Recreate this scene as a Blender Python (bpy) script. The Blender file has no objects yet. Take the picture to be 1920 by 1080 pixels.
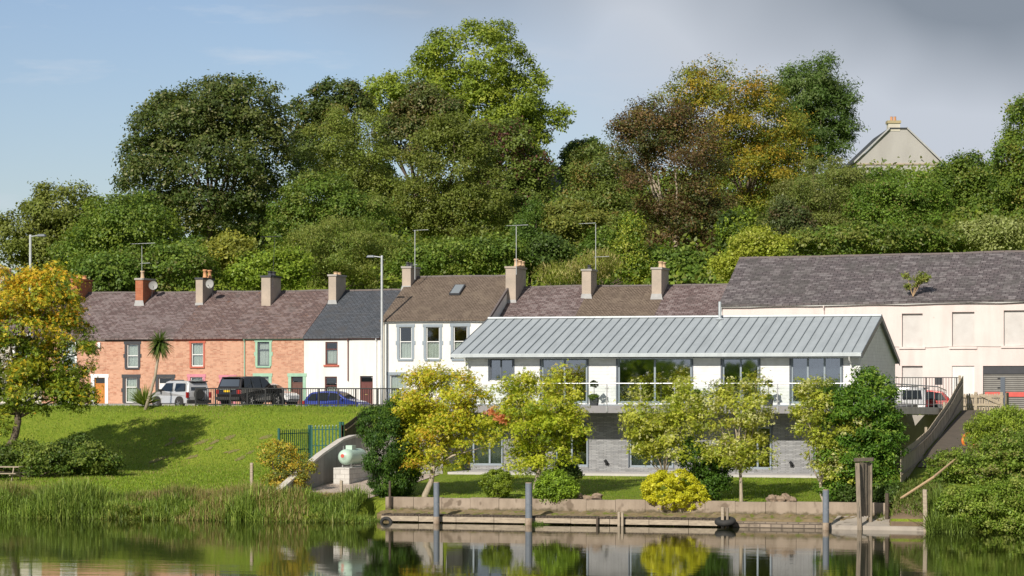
import bpy, math, random
import numpy as np
from mathutils import Vector
C = bpy.context.scene
COL = C.collection
random.seed(7)
# ---------------------------------------------------------------- camera
TH = math.radians(16.2); CT, ST = math.cos(TH), math.sin(TH)
F = 4930.0; CAMZ = 5.83; HOR = 719.0
cam = bpy.data.cameras.new('camera'); camo = bpy.data.objects.new('camera', cam); COL.objects.link(camo)
camo.location = (0, 0, CAMZ); camo.rotation_euler = (math.pi/2, 0, TH)
cam.sensor_width = 36.0; cam.sensor_fit = 'HORIZONTAL'; cam.lens = 36.0*F/1920.0
cam.shift_y = (HOR-540.0)/1920.0
cam.clip_start = 1.0; cam.clip_end = 9000.0
C.camera = camo
# ---------------------------------------------------------------- sun and sky
SUN_EL = math.radians(32)
tx, tz = 0.5, 1.0
tv = Vector((tx*CT - tz*ST, tx*ST + tz*CT, 0)).normalized()
sdir = Vector((-tv.x*math.cos(SUN_EL), -tv.y*math.cos(SUN_EL), math.sin(SUN_EL)))
sl = bpy.data.lights.new('sun', 'SUN'); sl.energy = 4.6; sl.angle = math.radians(0.55); sl.color = (1.0, 0.93, 0.82)
so = bpy.data.objects.new('sun', sl); COL.objects.link(so); so.location = (-40, 0, 80)
so.rotation_euler = sdir.to_track_quat('Z', 'Y').to_euler()
C.view_settings.view_transform = 'Standard'; C.view_settings.look = 'None'
C.view_settings.exposure = 0.2; C.view_settings.gamma = 1.0
w = bpy.data.worlds.new('World'); C.world = w; w.use_nodes = True
nt = w.node_tree; nt.nodes.clear()
def N(t, typ, **k):
    n = t.nodes.new(typ)
    for a, b in k.items(): setattr(n, a, b)
    return n
sky = N(nt, 'ShaderNodeTexSky', sky_type='NISHITA', sun_disc=False, sun_elevation=SUN_EL, sun_rotation=math.atan2(sdir.x, sdir.y))
sky.air_density = 1.0; sky.dust_density = 0.6; sky.ozone_density = 1.5
bg = N(nt, 'ShaderNodeBackground'); bg.inputs[1].default_value = 0.1
wo = N(nt, 'ShaderNodeOutputWorld'); tc = N(nt, 'ShaderNodeTexCoord')
def math_n(t, op, a, b=None, clamp=False):
    n = N(t, 'ShaderNodeMath', operation=op, use_clamp=clamp)
    for i, q in enumerate((a, b)):
        if q is None: continue
        if isinstance(q, (int, float)): n.inputs[i].default_value = q
        else: t.links.new(q, n.inputs[i])
    return n.outputs[0]
def dotn(t, vec, xyz):
    n = N(t, 'ShaderNodeVectorMath', operation='DOT_PRODUCT'); t.links.new(vec, n.inputs[0]); n.inputs[1].default_value = xyz
    return n.outputs['Value']
def noise(t, vec, scale, detail=4, rough=.55):
    n = N(t, 'ShaderNodeTexNoise'); n.inputs['Scale'].default_value = scale; n.inputs['Detail'].default_value = detail
    n.inputs['Roughness'].default_value = rough
    if vec is not None: t.links.new(vec, n.inputs['Vector'])
    return n.outputs['Fac']
def ramp(t, fac, stops):
    n = N(t, 'ShaderNodeValToRGB'); t.links.new(fac, n.inputs[0]); e = n.color_ramp.elements
    while len(e) < len(stops): e.new(0.5)
    for i, (p, c) in enumerate(stops):
        e[i].position = p; e[i].color = (*c, 1) if len(c) == 3 else c
    return n.outputs[0]
def mixc(t, f, a, b, mode='MIX'):
    n = N(t, 'ShaderNodeMix', data_type='RGBA', blend_type=mode)
    for i, q in ((0, f), (6, a), (7, b)):
        if isinstance(q, (int, float)): n.inputs[i].default_value = q
        elif isinstance(q, tuple): n.inputs[i].default_value = (*q, 1)
        else: t.links.new(q, n.inputs[i])
    return n.outputs[2]
gen = tc.outputs['Generated']
fwd = dotn(nt, gen, (-ST, CT, 0)); rgt = dotn(nt, gen, (CT, ST, 0)); upd = dotn(nt, gen, (0, 0, 1))
# cloud bank that thickens toward the east (right) and overhead
n1 = noise(nt, gen, 9.0, 5, .5); n2 = noise(nt, gen, 4.0, 3, .5)
lin = math_n(nt, 'ADD', math_n(nt, 'MULTIPLY', rgt, .62), upd)
lin = math_n(nt, 'ADD', lin, math_n(nt, 'MULTIPLY', math_n(nt, 'SUBTRACT', n1, .5), .06))
lin = math_n(nt, 'ADD', lin, math_n(nt, 'MULTIPLY', math_n(nt, 'MAXIMUM', math_n(nt, 'MULTIPLY', fwd, -1.0), 0.0), .8))  # extra cloud behind the camera, added to grey the window reflections
mask = ramp(nt, lin, [(0.07, (0, 0, 0)), (0.165, (1, 1, 1))])
# small white wisps low in the west
mp = N(nt, 'ShaderNodeMapping'); mp.inputs['Scale'].default_value = (1, 1, 5); nt.links.new(gen, mp.inputs[0])
wis = noise(nt, mp.outputs[0], 14.0, 6, .6)
wis = ramp(nt, wis, [(0.55, (0, 0, 0)), (0.78, (.55, .55, .55))])
cl = noise(nt, gen, 7.0, 3, .45)
ccol = ramp(nt, math_n(nt, 'ADD', math_n(nt, 'ADD', math_n(nt, 'MULTIPLY', cl, 1.5), .82), math_n(nt, 'ADD', math_n(nt, 'MULTIPLY', upd, -6.0), math_n(nt, 'MULTIPLY', rgt, -1.0))),
            [(0.50, (2.2, 2.55, 3.05)), (0.95, (4.9, 5.3, 5.95))])
skyb = mixc(nt, 1.0, sky.outputs[0], (.80, .79, .88), 'MULTIPLY')
c1 = mixc(nt, wis, skyb, (5.6, 6.1, 6.8))
c2 = mixc(nt, mask, c1, ccol)
nt.links.new(c2, bg.inputs[0]); nt.links.new(bg.outputs[0], wo.inputs[0])

# ---------------------------------------------------------------- picture geometry -> world
def W(px, py, v=None, Z=None):
    r = (px-960)/F; k = (HOR-py)/F
    if Z is None: Z = v/(r*ST+CT)
    X = r*Z
    return (X*CT-Z*ST, X*ST+Z*CT, CAMZ+k*Z)
def U(px, v): return W(px, HOR, v)[0]
def ZT(py, px, v): return W(px, py, v)[2]
def interp(x, pts):
    xs = [p[0] for p in pts]; ys = [p[1] for p in pts]
    return np.interp(x, xs, ys)
UWALL = -41.5; UFEN = -14.75; UB0 = U(873, 120); UB1 = U(1613, 120)
HILL = [(165, 4.4), (172, 6.6), (186, 12.0), (215, 18.0), (262, 25.3), (330, 29), (600, 33), (5000, 33)]
def hgt(u, v):
    u = np.asarray(u, float); v = np.asarray(v, float)
    hill = interp(v, HILL)
    s = np.clip((u+115)/34, 0, 1); s = .6+.4*s*s*(3-2*s)
    hill = np.where(v > 165, 4.4+(hill-4.4)*s, 4.4)
    L = interp(v, [(-14, 1.5), (-8, -2), (100, -2.0), (103.6, -.7), (104.6, .3), (106.5, .75), (111, 1.0), (125, 1.32), (126.5, 1.6), (132.5, 4.25), (134.2, 4.58), (135.4, 4.58), (136.2, 4.3), (137.5, 3.88), (146, 3.9), (148.5, 4.3), (165, 4.4)])
    G = interp(v, [(-14, 1.5), (-8, -2), (106.6, -2.0), (106.9, .8), (118, 1.6), (132.3, 1.6), (132.8, 4.4), (165, 4.4)])
    R = interp(v, [(-14, 1.5), (-8, -2), (103.2, -2.0), (104.2, -.3), (104.7, .45), (106, 1.1), (108, 1.6), (116, 2.9), (129, 4.5), (165, 4.4)])
    Mi = interp(v, [(-14, 1.5), (-8, -2), (103.2, -2), (104.6, .2), (106, .8), (117.4, 1.6), (117.5, 3.05), (132.5, 4.3), (165, 4.4)])
    Q = interp(v, [(-14, 1.5), (-8, -2), (103.6, -2.0), (105.2, -.1), (106.6, .3), (107.4, .8), (118, 1.6), (129.6, 1.6), (130.2, 4.4), (165, 4.4)])
    bump = .10*np.sin(u*.55+v*.3)*np.sin(v*.41)+.05*np.sin(u*1.7+1)*np.sin(v*1.3)
    L = L+np.where((v > 106) & (v < 134), bump*.6, 0)
    h = np.where(u < UWALL-.15, L, np.where(u < UB0-.2, Mi, np.where(u < UB1+.6, G, np.where(u < UFEN, Q, R))))
    return np.where(v > 165, hill, h)
def H(u, v): return float(hgt(u, v))
# ---------------------------------------------------------------- materials
def new_mat(name):
    m = bpy.data.materials.new(name); m.use_nodes = True
    t = m.node_tree; b = t.nodes['Principled BSDF']; return m, t, b
def mk(name, c1, c2=None, scale=3.0, rough=.7, metal=0.0, bump=0.0, bscale=None, stretch=None, spec=.5, speck=None, coord='Object', detail=5, streak=None, tide=None):
    m, t, b = new_mat(name)
    tcn = N(t, 'ShaderNodeTexCoord'); vec = tcn.outputs[coord]
    if stretch:
        mpn = N(t, 'ShaderNodeMapping'); mpn.inputs['Scale'].default_value = stretch; t.links.new(vec, mpn.inputs[0]); vec = mpn.outputs[0]
    if c2 is None: c2 = tuple(x*.8 for x in c1)
    f = noise(t, vec, scale, detail, .6)
    col = ramp(t, f, [(.3, c1), (.7, c2)])
    if speck:
        f2 = noise(t, vec, speck[1], 2, .5); f2 = ramp(t, f2, [(speck[2], (0, 0, 0)), (min(1, speck[2]+.08), (1, 1, 1))])
        col = mixc(t, f2, col, speck[0])
    if streak:   # rain and dirt runs
        ms_ = N(t, 'ShaderNodeMapping'); ms_.inputs['Scale'].default_value = streak[1]; t.links.new(tcn.outputs[coord], ms_.inputs[0])
        fs = ramp(t, noise(t, ms_.outputs[0], 1.0, 6, .65), [(.44, (0, 0, 0)), (.72, (streak[2],)*3)])
        col = mixc(t, fs, col, streak[0])
    if tide:
        sx = N(t, 'ShaderNodeSeparateXYZ'); t.links.new(tcn.outputs[coord], sx.inputs[0])
        hz = math_n(t, 'ADD', sx.outputs[2], math_n(t, 'MULTIPLY', noise(t, tcn.outputs[coord], 2.6, 5, .7), .5))
        col = mixc(t, ramp(t, hz, [(tide[0], (.85, .85, .85)), (min(1, tide[0]+.12), (0, 0, 0))]), col, tide[1])
    t.links.new(col, b.inputs['Base Color'])
    b.inputs['Roughness'].default_value = rough; b.inputs['Metallic'].default_value = metal
    b.inputs['Specular IOR Level'].default_value = spec
    if bump:
        bn = N(t, 'ShaderNodeBump'); bn.inputs['Distance'].default_value = bump; bn.inputs['Strength'].default_value = 1
        t.links.new(noise(t, vec, bscale or scale*4, 4, .6), bn.inputs['Height']); t.links.new(bn.outputs[0], b.inputs['Normal'])
    return m
def brickmat(name, c1, c2, mortar, bw, bh, ms, stain=None, stain2=None, rough=.8, sscale=.6, bump=.01, bias=0, sthr=.5, sstretch=(1, 1, 1), patch=None, off=.5):
    m, t, b = new_mat(name)
    tcn = N(t, 'ShaderNodeTexCoord'); uv = tcn.outputs['UV']
    br = N(t, 'ShaderNodeTexBrick'); t.links.new(uv, br.inputs['Vector'])
    br.offset = off
    br.inputs['Color1'].default_value = (*c1, 1); br.inputs['Color2'].default_value = (*c2, 1); br.inputs['Mortar'].default_value = (*mortar, 1)
    br.inputs['Scale'].default_value = 1; br.inputs['Mortar Size'].default_value = ms; br.inputs['Mortar Smooth'].default_value = .3
    br.inputs['Bias'].default_value = bias; br.inputs['Brick Width'].default_value = bw; br.inputs['Row Height'].default_value = bh
    col = br.outputs['Color']
    mpn = N(t, 'ShaderNodeMapping'); mpn.inputs['Scale'].default_value = sstretch; t.links.new(uv, mpn.inputs[0])
    f1 = noise(t, mpn.outputs[0], 2.2, 5, .7)
    col = mixc(t, math_n(t, 'MULTIPLY', ramp(t, f1, [(.35, (0, 0, 0)), (.65, (1, 1, 1))]), .45), col, mixc(t, 1.0, col, (.6, .58, .56), 'MULTIPLY'))
    if patch:   # whole slates of another tone
        sn = N(t, 'ShaderNodeVectorMath', operation='SNAP'); t.links.new(uv, sn.inputs[0]); sn.inputs[1].default_value = (bw, bh, 1)
        wn = N(t, 'ShaderNodeTexWhiteNoise', noise_dimensions='2D'); t.links.new(sn.outputs[0], wn.inputs[0])
        ff = noise(t, uv, .35, 4, .6)
        k = math_n(t, 'MULTIPLY', math_n(t, 'ADD', wn.outputs[0], math_n(t, 'MULTIPLY', ff, 2.2)), .5)
        col = mixc(t, ramp(t, k, [(patch[1]*.5+.17, (0, 0, 0)), (patch[1]*.5+.22, (.38, .38, .38))]), col, patch[0])
    if stain:
        f2 = noise(t, uv, sscale, 6, .7)
        col = mixc(t, ramp(t, f2, [(sthr, (0, 0, 0)), (sthr+.12, (.8, .8, .8))]), col, stain)
    if stain2:
        f3 = noise(t, uv, sscale*3.1, 5, .7)
        col = mixc(t, ramp(t, f3, [(.62, (0, 0, 0)), (.72, (.8, .8, .8))]), col, stain2)
    t.links.new(col, b.inputs['Base Color']); b.inputs['Roughness'].default_value = rough
    b.inputs['Specular IOR Level'].default_value = .3
    bn = N(t, 'ShaderNodeBump'); bn.inputs['Distance'].default_value = bump
    t.links.new(br.outputs['Fac'], bn.inputs['Height']); bn.invert = True; t.links.new(bn.outputs[0], b.inputs['Normal'])
    return m
M = {}
M['white_render'] = mk('white_render', (.76, .755, .73), (.70, .69, .66), .7, .85, streak=((.50, .49, .45), (2.2, 2.2, .3), .35), bump=.004, bscale=12)
M['cream_render'] = mk('cream_render', (.62, .58, .48), (.5, .47, .4), .8, .85)
M['pink_render'] = mk('pink_render', (.74, .64, .61), (.68, .58, .55), .5, .88, bump=.006, bscale=9, speck=((.45, .36, .32), 1.7, .72), streak=((.42, .36, .33), (1.6, 1.6, .22), .3))
M['grey_render'] = mk('grey_render', (.42, .39, .36), (.3, .28, .26), .9, .9, bump=.006, bscale=10)
M['tan_render'] = mk('tan_render', (.46, .38, .31), (.34, .29, .24), 1.2, .9, bump=.01, bscale=10)
M['brick'] = brickmat('brick', (.48, .195, .115), (.57, .29, .19), (.47, .34, .26), .235, .085, .012, stain=(.60, .35, .24), sscale=2.6, sthr=.5, patch=((.68, .42, .29), 1.15), bump=.004)
M['brick_red'] = brickmat('brick_red', (.45, .12, .05), (.5, .17, .08), (.35, .2, .13), .235, .08, .012, bump=.004)
M['slate_purple'] = brickmat('slate_purple', (.145, .10, .097), (.21, .155, .15), (.05, .04, .04), .30, .21, .018, stain=(.11, .085, .08), stain2=(.25, .19, .17), sscale=.55, sthr=.52, patch=((.32, .27, .265), 1.28), bump=.03)
M['slate_rust'] = brickmat('slate_rust', (.15, .10, .095), (.21, .145, .13), (.05, .04, .04), .30, .21, .018, stain=(.105, .085, .08), stain2=(.26, .12, .05), sscale=.6, sthr=.55, patch=((.31, .25, .24), 1.33), bump=.03)
M['slate_blue'] = brickmat('slate_blue', (.075, .085, .10), (.11, .12, .14), (.03, .03, .035), .30, .21, .016, stain=(.08, .08, .085), sscale=.6, bump=.03)
M['tile_brown'] = brickmat('tile_brown', (.16, .12, .09), (.23, .175, .135), (.06, .045, .035), .2, .16, .016, stain=(.20, .155, .115), stain2=(.28, .235, .18), sscale=.8, bump=.03)
M['slate_old'] = brickmat('slate_old', (.115, .10, .105), (.155, .13, .135), (.04, .035, .035), .42, .25, .018, stain=(.085, .078, .075), stain2=(.24, .22, .21), sscale=.35, sthr=.48, patch=((.31, .285, .285), 1.36), bump=.035)
M['slate_far'] = brickmat('slate_far', (.05, .055, .06), (.07, .075, .08), (.03, .03, .03), .4, .25, .012)
M['stone'] = brickmat('stone', (.29, .295, .305), (.44, .445, .455), (.19, .195, .20), .36, .06, .009, stain=(.28, .285, .30), stain2=(.56, .56, .57), sscale=3.0, sthr=.52, bump=.03, off=.37)
M['clad'] = brickmat('clad', (.78, .785, .79), (.79, .795, .80), (.66, .67, .69), 60., .16, .006, bump=.004)
M['clad'].node_tree.nodes['Principled BSDF'].inputs['Roughness'].default_value = .5
M['zinc'] = mk('zinc', (.50, .54, .56), (.45, .49, .51), 1.4, .42, .25, streak=((.34, .37, .385), (2.4, .35, .35), .6), bump=.004, bscale=2.5)
M['fascia_grey'] = mk('fascia_grey', (.27, .26, .27), (.23, .225, .235), 2, .6)
M['zinc_dark'] = mk('zinc_dark', (.30, .33, .35), None, 2, .5, .3)
M['grey_frame'] = mk('grey_frame', (.10, .12, .15), (.085, .10, .125), 2, .45)
M['grey_trim'] = mk('grey_trim', (.27, .32, .36), (.24, .28, .32), 2, .7)
M['white_paint'] = mk('white_paint', (.80, .80, .78), (.74, .74, .72), 3, .5)
M['black_paint'] = mk('black_paint', (.018, .019, .022), None, 3, .5)
M['charcoal'] = mk('charcoal', (.05, .052, .06), None, 3, .7)
M['red_paint'] = mk('red_paint', (.50, .12, .07), None, 3, .6)
M['pink_paint'] = mk('pink_paint', (.60, .22, .28), None, 3, .6)
M['mint_paint'] = mk('mint_paint', (.32, .52, .38), None, 3, .6)
M['maroon'] = mk('maroon', (.12, .03, .025), (.10, .025, .02), 3, .5)
M['maroon_gutter'] = mk('maroon_gutter', (.20, .08, .06), None, 3, .5)
M['orange_wood'] = mk('orange_wood', (.55, .22, .035), (.42, .15, .02), 4, .5, stretch=(6, 6, 1))
M['door_brown'] = mk('door_brown', (.13, .055, .04), None, 3, .5)
M['curtain'] = mk('curtain', (.78, .77, .72), (.62, .61, .58), 5, .9, stretch=(3, 1, .1))
M['terracotta'] = mk('terracotta', (.62, .32, .16), (.5, .24, .11), 4, .8)
M['pot_pale'] = mk('pot_pale', (.62, .43, .27), (.5, .34, .2), 4, .8)
M['lead'] = mk('lead', (.42, .42, .42), None, 4, .6)
M['steel'] = mk('steel', (.55, .56, .57), (.45, .46, .47), 3, .35, .8)
M['galv'] = mk('galv', (.50, .52, .53), (.40, .42, .43), 4, .55, .3)
M['dish'] = mk('dish', (.36, .36, .35), None, 4, .6)
M['wood_grey'] = mk('wood_grey', (.30, .245, .18), (.17, .14, .11), 4, .85, stretch=(4, 4, .6), bump=.01, speck=((.10, .085, .07), 3, .63))
M['fence_wood'] = mk('fence_wood', (.52, .44, .34), (.34, .28, .215), 4, .85, stretch=(4, 4, .5), bump=.01, speck=((.20, .165, .125), 3, .6))
M['wood_new'] = mk('wood_new', (.48, .33, .19), (.36, .25, .15), 4, .8, stretch=(4, 4, .6))
M['wood_pale'] = mk('wood_pale', (.47, .39, .29), (.27, .22, .165), 4, .8, stretch=(1, 5, 5))
M['wood_dark'] = mk('wood_dark', (.10, .075, .055), (.055, .042, .032), 3, .9, stretch=(2, 2, 2))
M['pile'] = mk('pile', (.13, .155, .19), (.19, .21, .24), 5, .6, bump=.01, bscale=9, speck=((.33, .34, .34), 7, .66))
M['rust_top'] = mk('rust_top', (.42, .34, .26), (.22, .15, .10), 6, .9)
M['concrete'] = mk('concrete', (.43, .38, .32), (.33, .29, .25), 1.3, .9, bump=.01, bscale=8, speck=((.21, .18, .15), 2.3, .64))
M['concrete_grey'] = mk('concrete_grey', (.38, .36, .33), (.27, .255, .235), .9, .9, bump=.008, bscale=8, stretch=(1, 1, .4), streak=((.15, .14, .125), (2.5, 2.5, .35), .6))
M['coping'] = mk('coping', (.60, .56, .50), (.48, .44, .39), 3, .85)
M['blockwork'] = brickmat('blockwork', (.62, .60, .57), (.55, .53, .5), (.4, .38, .36), .44, .215, .012, bump=.004)
M['quay_wall'] = mk('quay_wall', (.37, .30, .235), (.27, .215, .165), .9, .92, bump=.012, bscale=6, speck=((.17, .13, .095), 2.1, .6), streak=((.20, .155, .115), (2.2, 2.2, .5), .7), tide=(.72, (.085, .07, .035)))
M['quay_brick'] = brickmat('quay_brick', (.27, .22, .17), (.36, .29, .22), (.14, .11, .09), .45, .16, .02, stain=(.13, .105, .08), sscale=1.0, bump=.02)
M['paving'] = brickmat('paving', (.46, .38, .31), (.52, .43, .36), (.32, .26, .21), .9, .6, .02, stain=(.38, .31, .26), sscale=.8)
M['patio'] = mk('patio', (.52, .49, .48), (.44, .42, .41), 1.5, .85)
M['mossy'] = mk('mossy', (.16, .12, .05), (.25, .19, .12), 2.2, .95, bump=.03, bscale=6, speck=((.13, .15, .02), 2.6, .55))
M['earth'] = mk('earth', (.19, .13, .08), (.12, .085, .055), 3, .95, bump=.03, bscale=8)
M['asphalt'] = mk('asphalt', (.055, .055, .055), (.075, .073, .07), 2, .9)
M['tarmac_path'] = mk('tarmac_path', (.115, .09, .068), (.085, .07, .052), 2, .95, bump=.01)
M['pavement'] = mk('pavement', (.32, .31, .29), None, 2, .9)
M['bark'] = mk('bark', (.17, .13, .095), (.09, .07, .052), 5, .95, stretch=(3, 3, .6), bump=.02)
M['bark_pale'] = mk('bark_pale', (.45, .38, .29), (.28, .23, .175), 5, .9, stretch=(3, 3, 1))
M['rock'] = mk('rock', (.36, .27, .19), (.14, .10, .075), 3, .95, bump=.05, bscale=5)
M['rubber'] = mk('rubber', (.022, .022, .022), (.04, .038, .036), 4, .8)
M['green_metal'] = mk('green_metal', (.012, .095, .075), None, 3, .45)
M['tank_green'] = mk('tank_green', (.48, .63, .52), (.44, .58, .48), 2, .38)
M['red_mark'] = mk('red_mark', (.62, .10, .07), None, 3, .5)
M['orange_ring'] = mk('orange_ring', (.80, .20, .03), None, 3, .5)
M['rust'] = mk('rust', (.28, .13, .06), (.16, .08, .04), 5, .9)
M['shutter'] = brickmat('shutter', (.27, .26, .24), (.29, .28, .26), (.10, .095, .09), 60., .11, .02, bump=.02)
M['board'] = mk('board', (.60, .58, .56), (.51, .48, .46), 1.6, .9, speck=((.38, .30, .24), 2.5, .72))
M['red_stripe'] = mk('red_stripe', (.65, .10, .08), None, 3, .6)
M['gold'] = mk('gold', (.6, .45, .2), None, 3, .4, .6)
M['tank_pad'] = M['blockwork']
M['lavender'] = mk('lavender', (.50, .47, .56), (.42, .40, .48), 2, .8)
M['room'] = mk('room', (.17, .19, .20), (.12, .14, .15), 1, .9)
M['far_gable'] = mk('far_gable', (.42, .405, .39), (.35, .335, .32), .6, .9, stretch=(1, 1, .3))
M['alloy'] = mk('alloy', (.5, .5, .5), None, 3, .3, .8)
def paint(name, c, met=.3):
    m, t, b = new_mat(name); b.inputs['Base Color'].default_value = (*c, 1); b.inputs['Roughness'].default_value = .28
    b.inputs['Metallic'].default_value = met; b.inputs['Coat Weight'].default_value = .8; b.inputs['Coat Roughness'].default_value = .05
    tcn = N(t, 'ShaderNodeTexCoord'); f = noise(t, tcn.outputs['Object'], 1.5, 2)
    t.links.new(ramp(t, f, [(.3, c), (.7, tuple(x*.9 for x in c))]), b.inputs['Base Color']); return m
M['car_silver'] = paint('car_silver', (.62, .62, .63), .3); M['car_black'] = paint('car_black', (.012, .009, .009), .1)
M['car_blue'] = paint('car_blue', (.035, .06, .33), .15); M['car_white'] = paint('car_white', (.75, .75, .75), 0)
M['car_red'] = paint('car_red', (.55, .06, .05), .1)
M['tail_red'] = paint('tail_red', (.35, .015, .015), 0); M['plate_yellow'] = paint('plate_yellow', (.85, .55, .02), 0)
M['lens'] = paint('lens', (.6, .62, .62), .2)
def glassmat(name, tint, fac, transp=True, dark=(.01, .012, .012)):
    m, t, b = new_mat(name); out = [n for n in t.nodes if n.type == 'OUTPUT_MATERIAL'][0]
    g = N(t, 'ShaderNodeBsdfGlossy'); g.inputs['Roughness'].default_value = .02; g.inputs['Color'].default_value = (.95, .97, 1, 1)
    if transp:
        a = N(t, 'ShaderNodeBsdfTransparent'); a.inputs[0].default_value = (*tint, 1)
    else:
        a = N(t, 'ShaderNodeBsdfDiffuse'); a.inputs[0].default_value = (*dark, 1)
    fr = N(t, 'ShaderNodeFresnel'); fr.inputs[0].default_value = 1.5
    f = math_n(t, 'ADD', fr.outputs[0], fac, True)
    mx = N(t, 'ShaderNodeMixShader'); t.links.new(f, mx.inputs[0]); t.links.new(a.outputs[0], mx.inputs[1]); t.links.new(g.outputs[0], mx.inputs[2])
    t.links.new(mx.outputs[0], out.inputs[0]); return m
M['glass'] = glassmat('glass', (.8, .84, .83), .06)
M['glass_big'] = glassmat('glass_big', (.55, .6, .6), .26)
M['glass_rail'] = glassmat('glass_rail', (.94, .97, .96), .0)
M['glass_car'] = glassmat('glass_car', (0, 0, 0), .06, False)
M['glass_pale'] = glassmat('glass_pale', (0, 0, 0), .25, False, (.25, .27, .27))
# leaves: tint comes from the mesh
def leafmat(name, transl=.32, rough=.5):
    m, t, b = new_mat(name); out = [n for n in t.nodes if n.type == 'OUTPUT_MATERIAL'][0]
    at = N(t, 'ShaderNodeAttribute', attribute_name='tint')
    t.links.new(at.outputs['Color'], b.inputs['Base Color']); b.inputs['Roughness'].default_value = rough; b.inputs['Specular IOR Level'].default_value = .35
    tr = N(t, 'ShaderNodeBsdfTranslucent'); t.links.new(mixc(t, 1.0, at.outputs['Color'], (1.35, 1.3, .6), 'MULTIPLY'), tr.inputs[0])
    mx = N(t, 'ShaderNodeMixShader'); mx.inputs[0].default_value = transl
    t.links.new(b.outputs[0], mx.inputs[1]); t.links.new(tr.outputs[0], mx.inputs[2]); t.links.new(mx.outputs[0], out.inputs[0]); return m
M['leaf'] = leafmat('leaf', .38); M['blade'] = leafmat('blade', .3, .55)
# grass ground
m, t, b = new_mat('lawn_ground'); tcn = N(t, 'ShaderNodeTexCoord'); v0 = tcn.outputs['Object']
f1 = noise(t, v0, .45, 5, .6); f2 = noise(t, v0, 6.0, 5, .7); f3 = noise(t, v0, 30., 3, .6)
col = ramp(t, f1, [(.35, (.20, .27, .022)), (.65, (.28, .32, .036))])
col = mixc(t, ramp(t, f2, [(.35, (0, 0, 0)), (.7, (.75, .75, .75))]), col, (.115, .20, .013))
col = mixc(t, ramp(t, f3, [(.5, (0, 0, 0)), (.75, (.5, .5, .5))]), col, (.27, .30, .06))
mpn = N(t, 'ShaderNodeMapping'); mpn.inputs['Scale'].default_value = (.9, .28, .9); mpn.inputs['Rotation'].default_value = (0, 0, .5); t.links.new(v0, mpn.inputs[0])
f4 = noise(t, mpn.outputs[0], 1.1, 5, .6)
col = mixc(t, ramp(t, f4, [(.69, (0, 0, 0)), (.74, (.8, .8, .8))]), col, (.20, .13, .06))
t.links.new(col, b.inputs['Base Color']); b.inputs['Roughness'].default_value = .85; b.inputs['Specular IOR Level'].default_value = .2
bn = N(t, 'ShaderNodeBump'); bn.inputs['Distance'].default_value = .12; t.links.new(noise(t, v0, 9., 5, .7), bn.inputs['Height']); t.links.new(bn.outputs[0], b.inputs['Normal'])
M['lawn_ground'] = m
# water
m, t, b = new_mat('river_water'); tcn = N(t, 'ShaderNodeTexCoord'); v0 = tcn.outputs['Object']
b.inputs['Base Color'].default_value = (.012, .016, .004, 1); b.inputs['Roughness'].default_value = .03; b.inputs['IOR'].default_value = 1.333
mp1 = N(t, 'ShaderNodeMapping'); mp1.inputs['Rotation'].default_value = (0, 0, -TH); mp1.inputs['Scale'].default_value = (.16, 1.0, 1); t.links.new(v0, mp1.inputs[0])
h1 = noise(t, mp1.outputs[0], 2.6, 3, .5); h2 = noise(t, mp1.outputs[0], .35, 2, .5)
pat = ramp(t, noise(t, v0, .06, 3, .5), [(.38, (.35, .35, .35)), (.62, (1, 1, 1))])
hh = math_n(t, 'ADD', math_n(t, 'MULTIPLY', math_n(t, 'MULTIPLY', h1, pat), .0036), math_n(t, 'MULTIPLY', h2, .0055))
bn = N(t, 'ShaderNodeBump'); bn.inputs['Distance'].default_value = 1.0; t.links.new(hh, bn.inputs['Height']); t.links.new(bn.outputs[0], b.inputs['Normal'])
M['water'] = m
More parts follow.
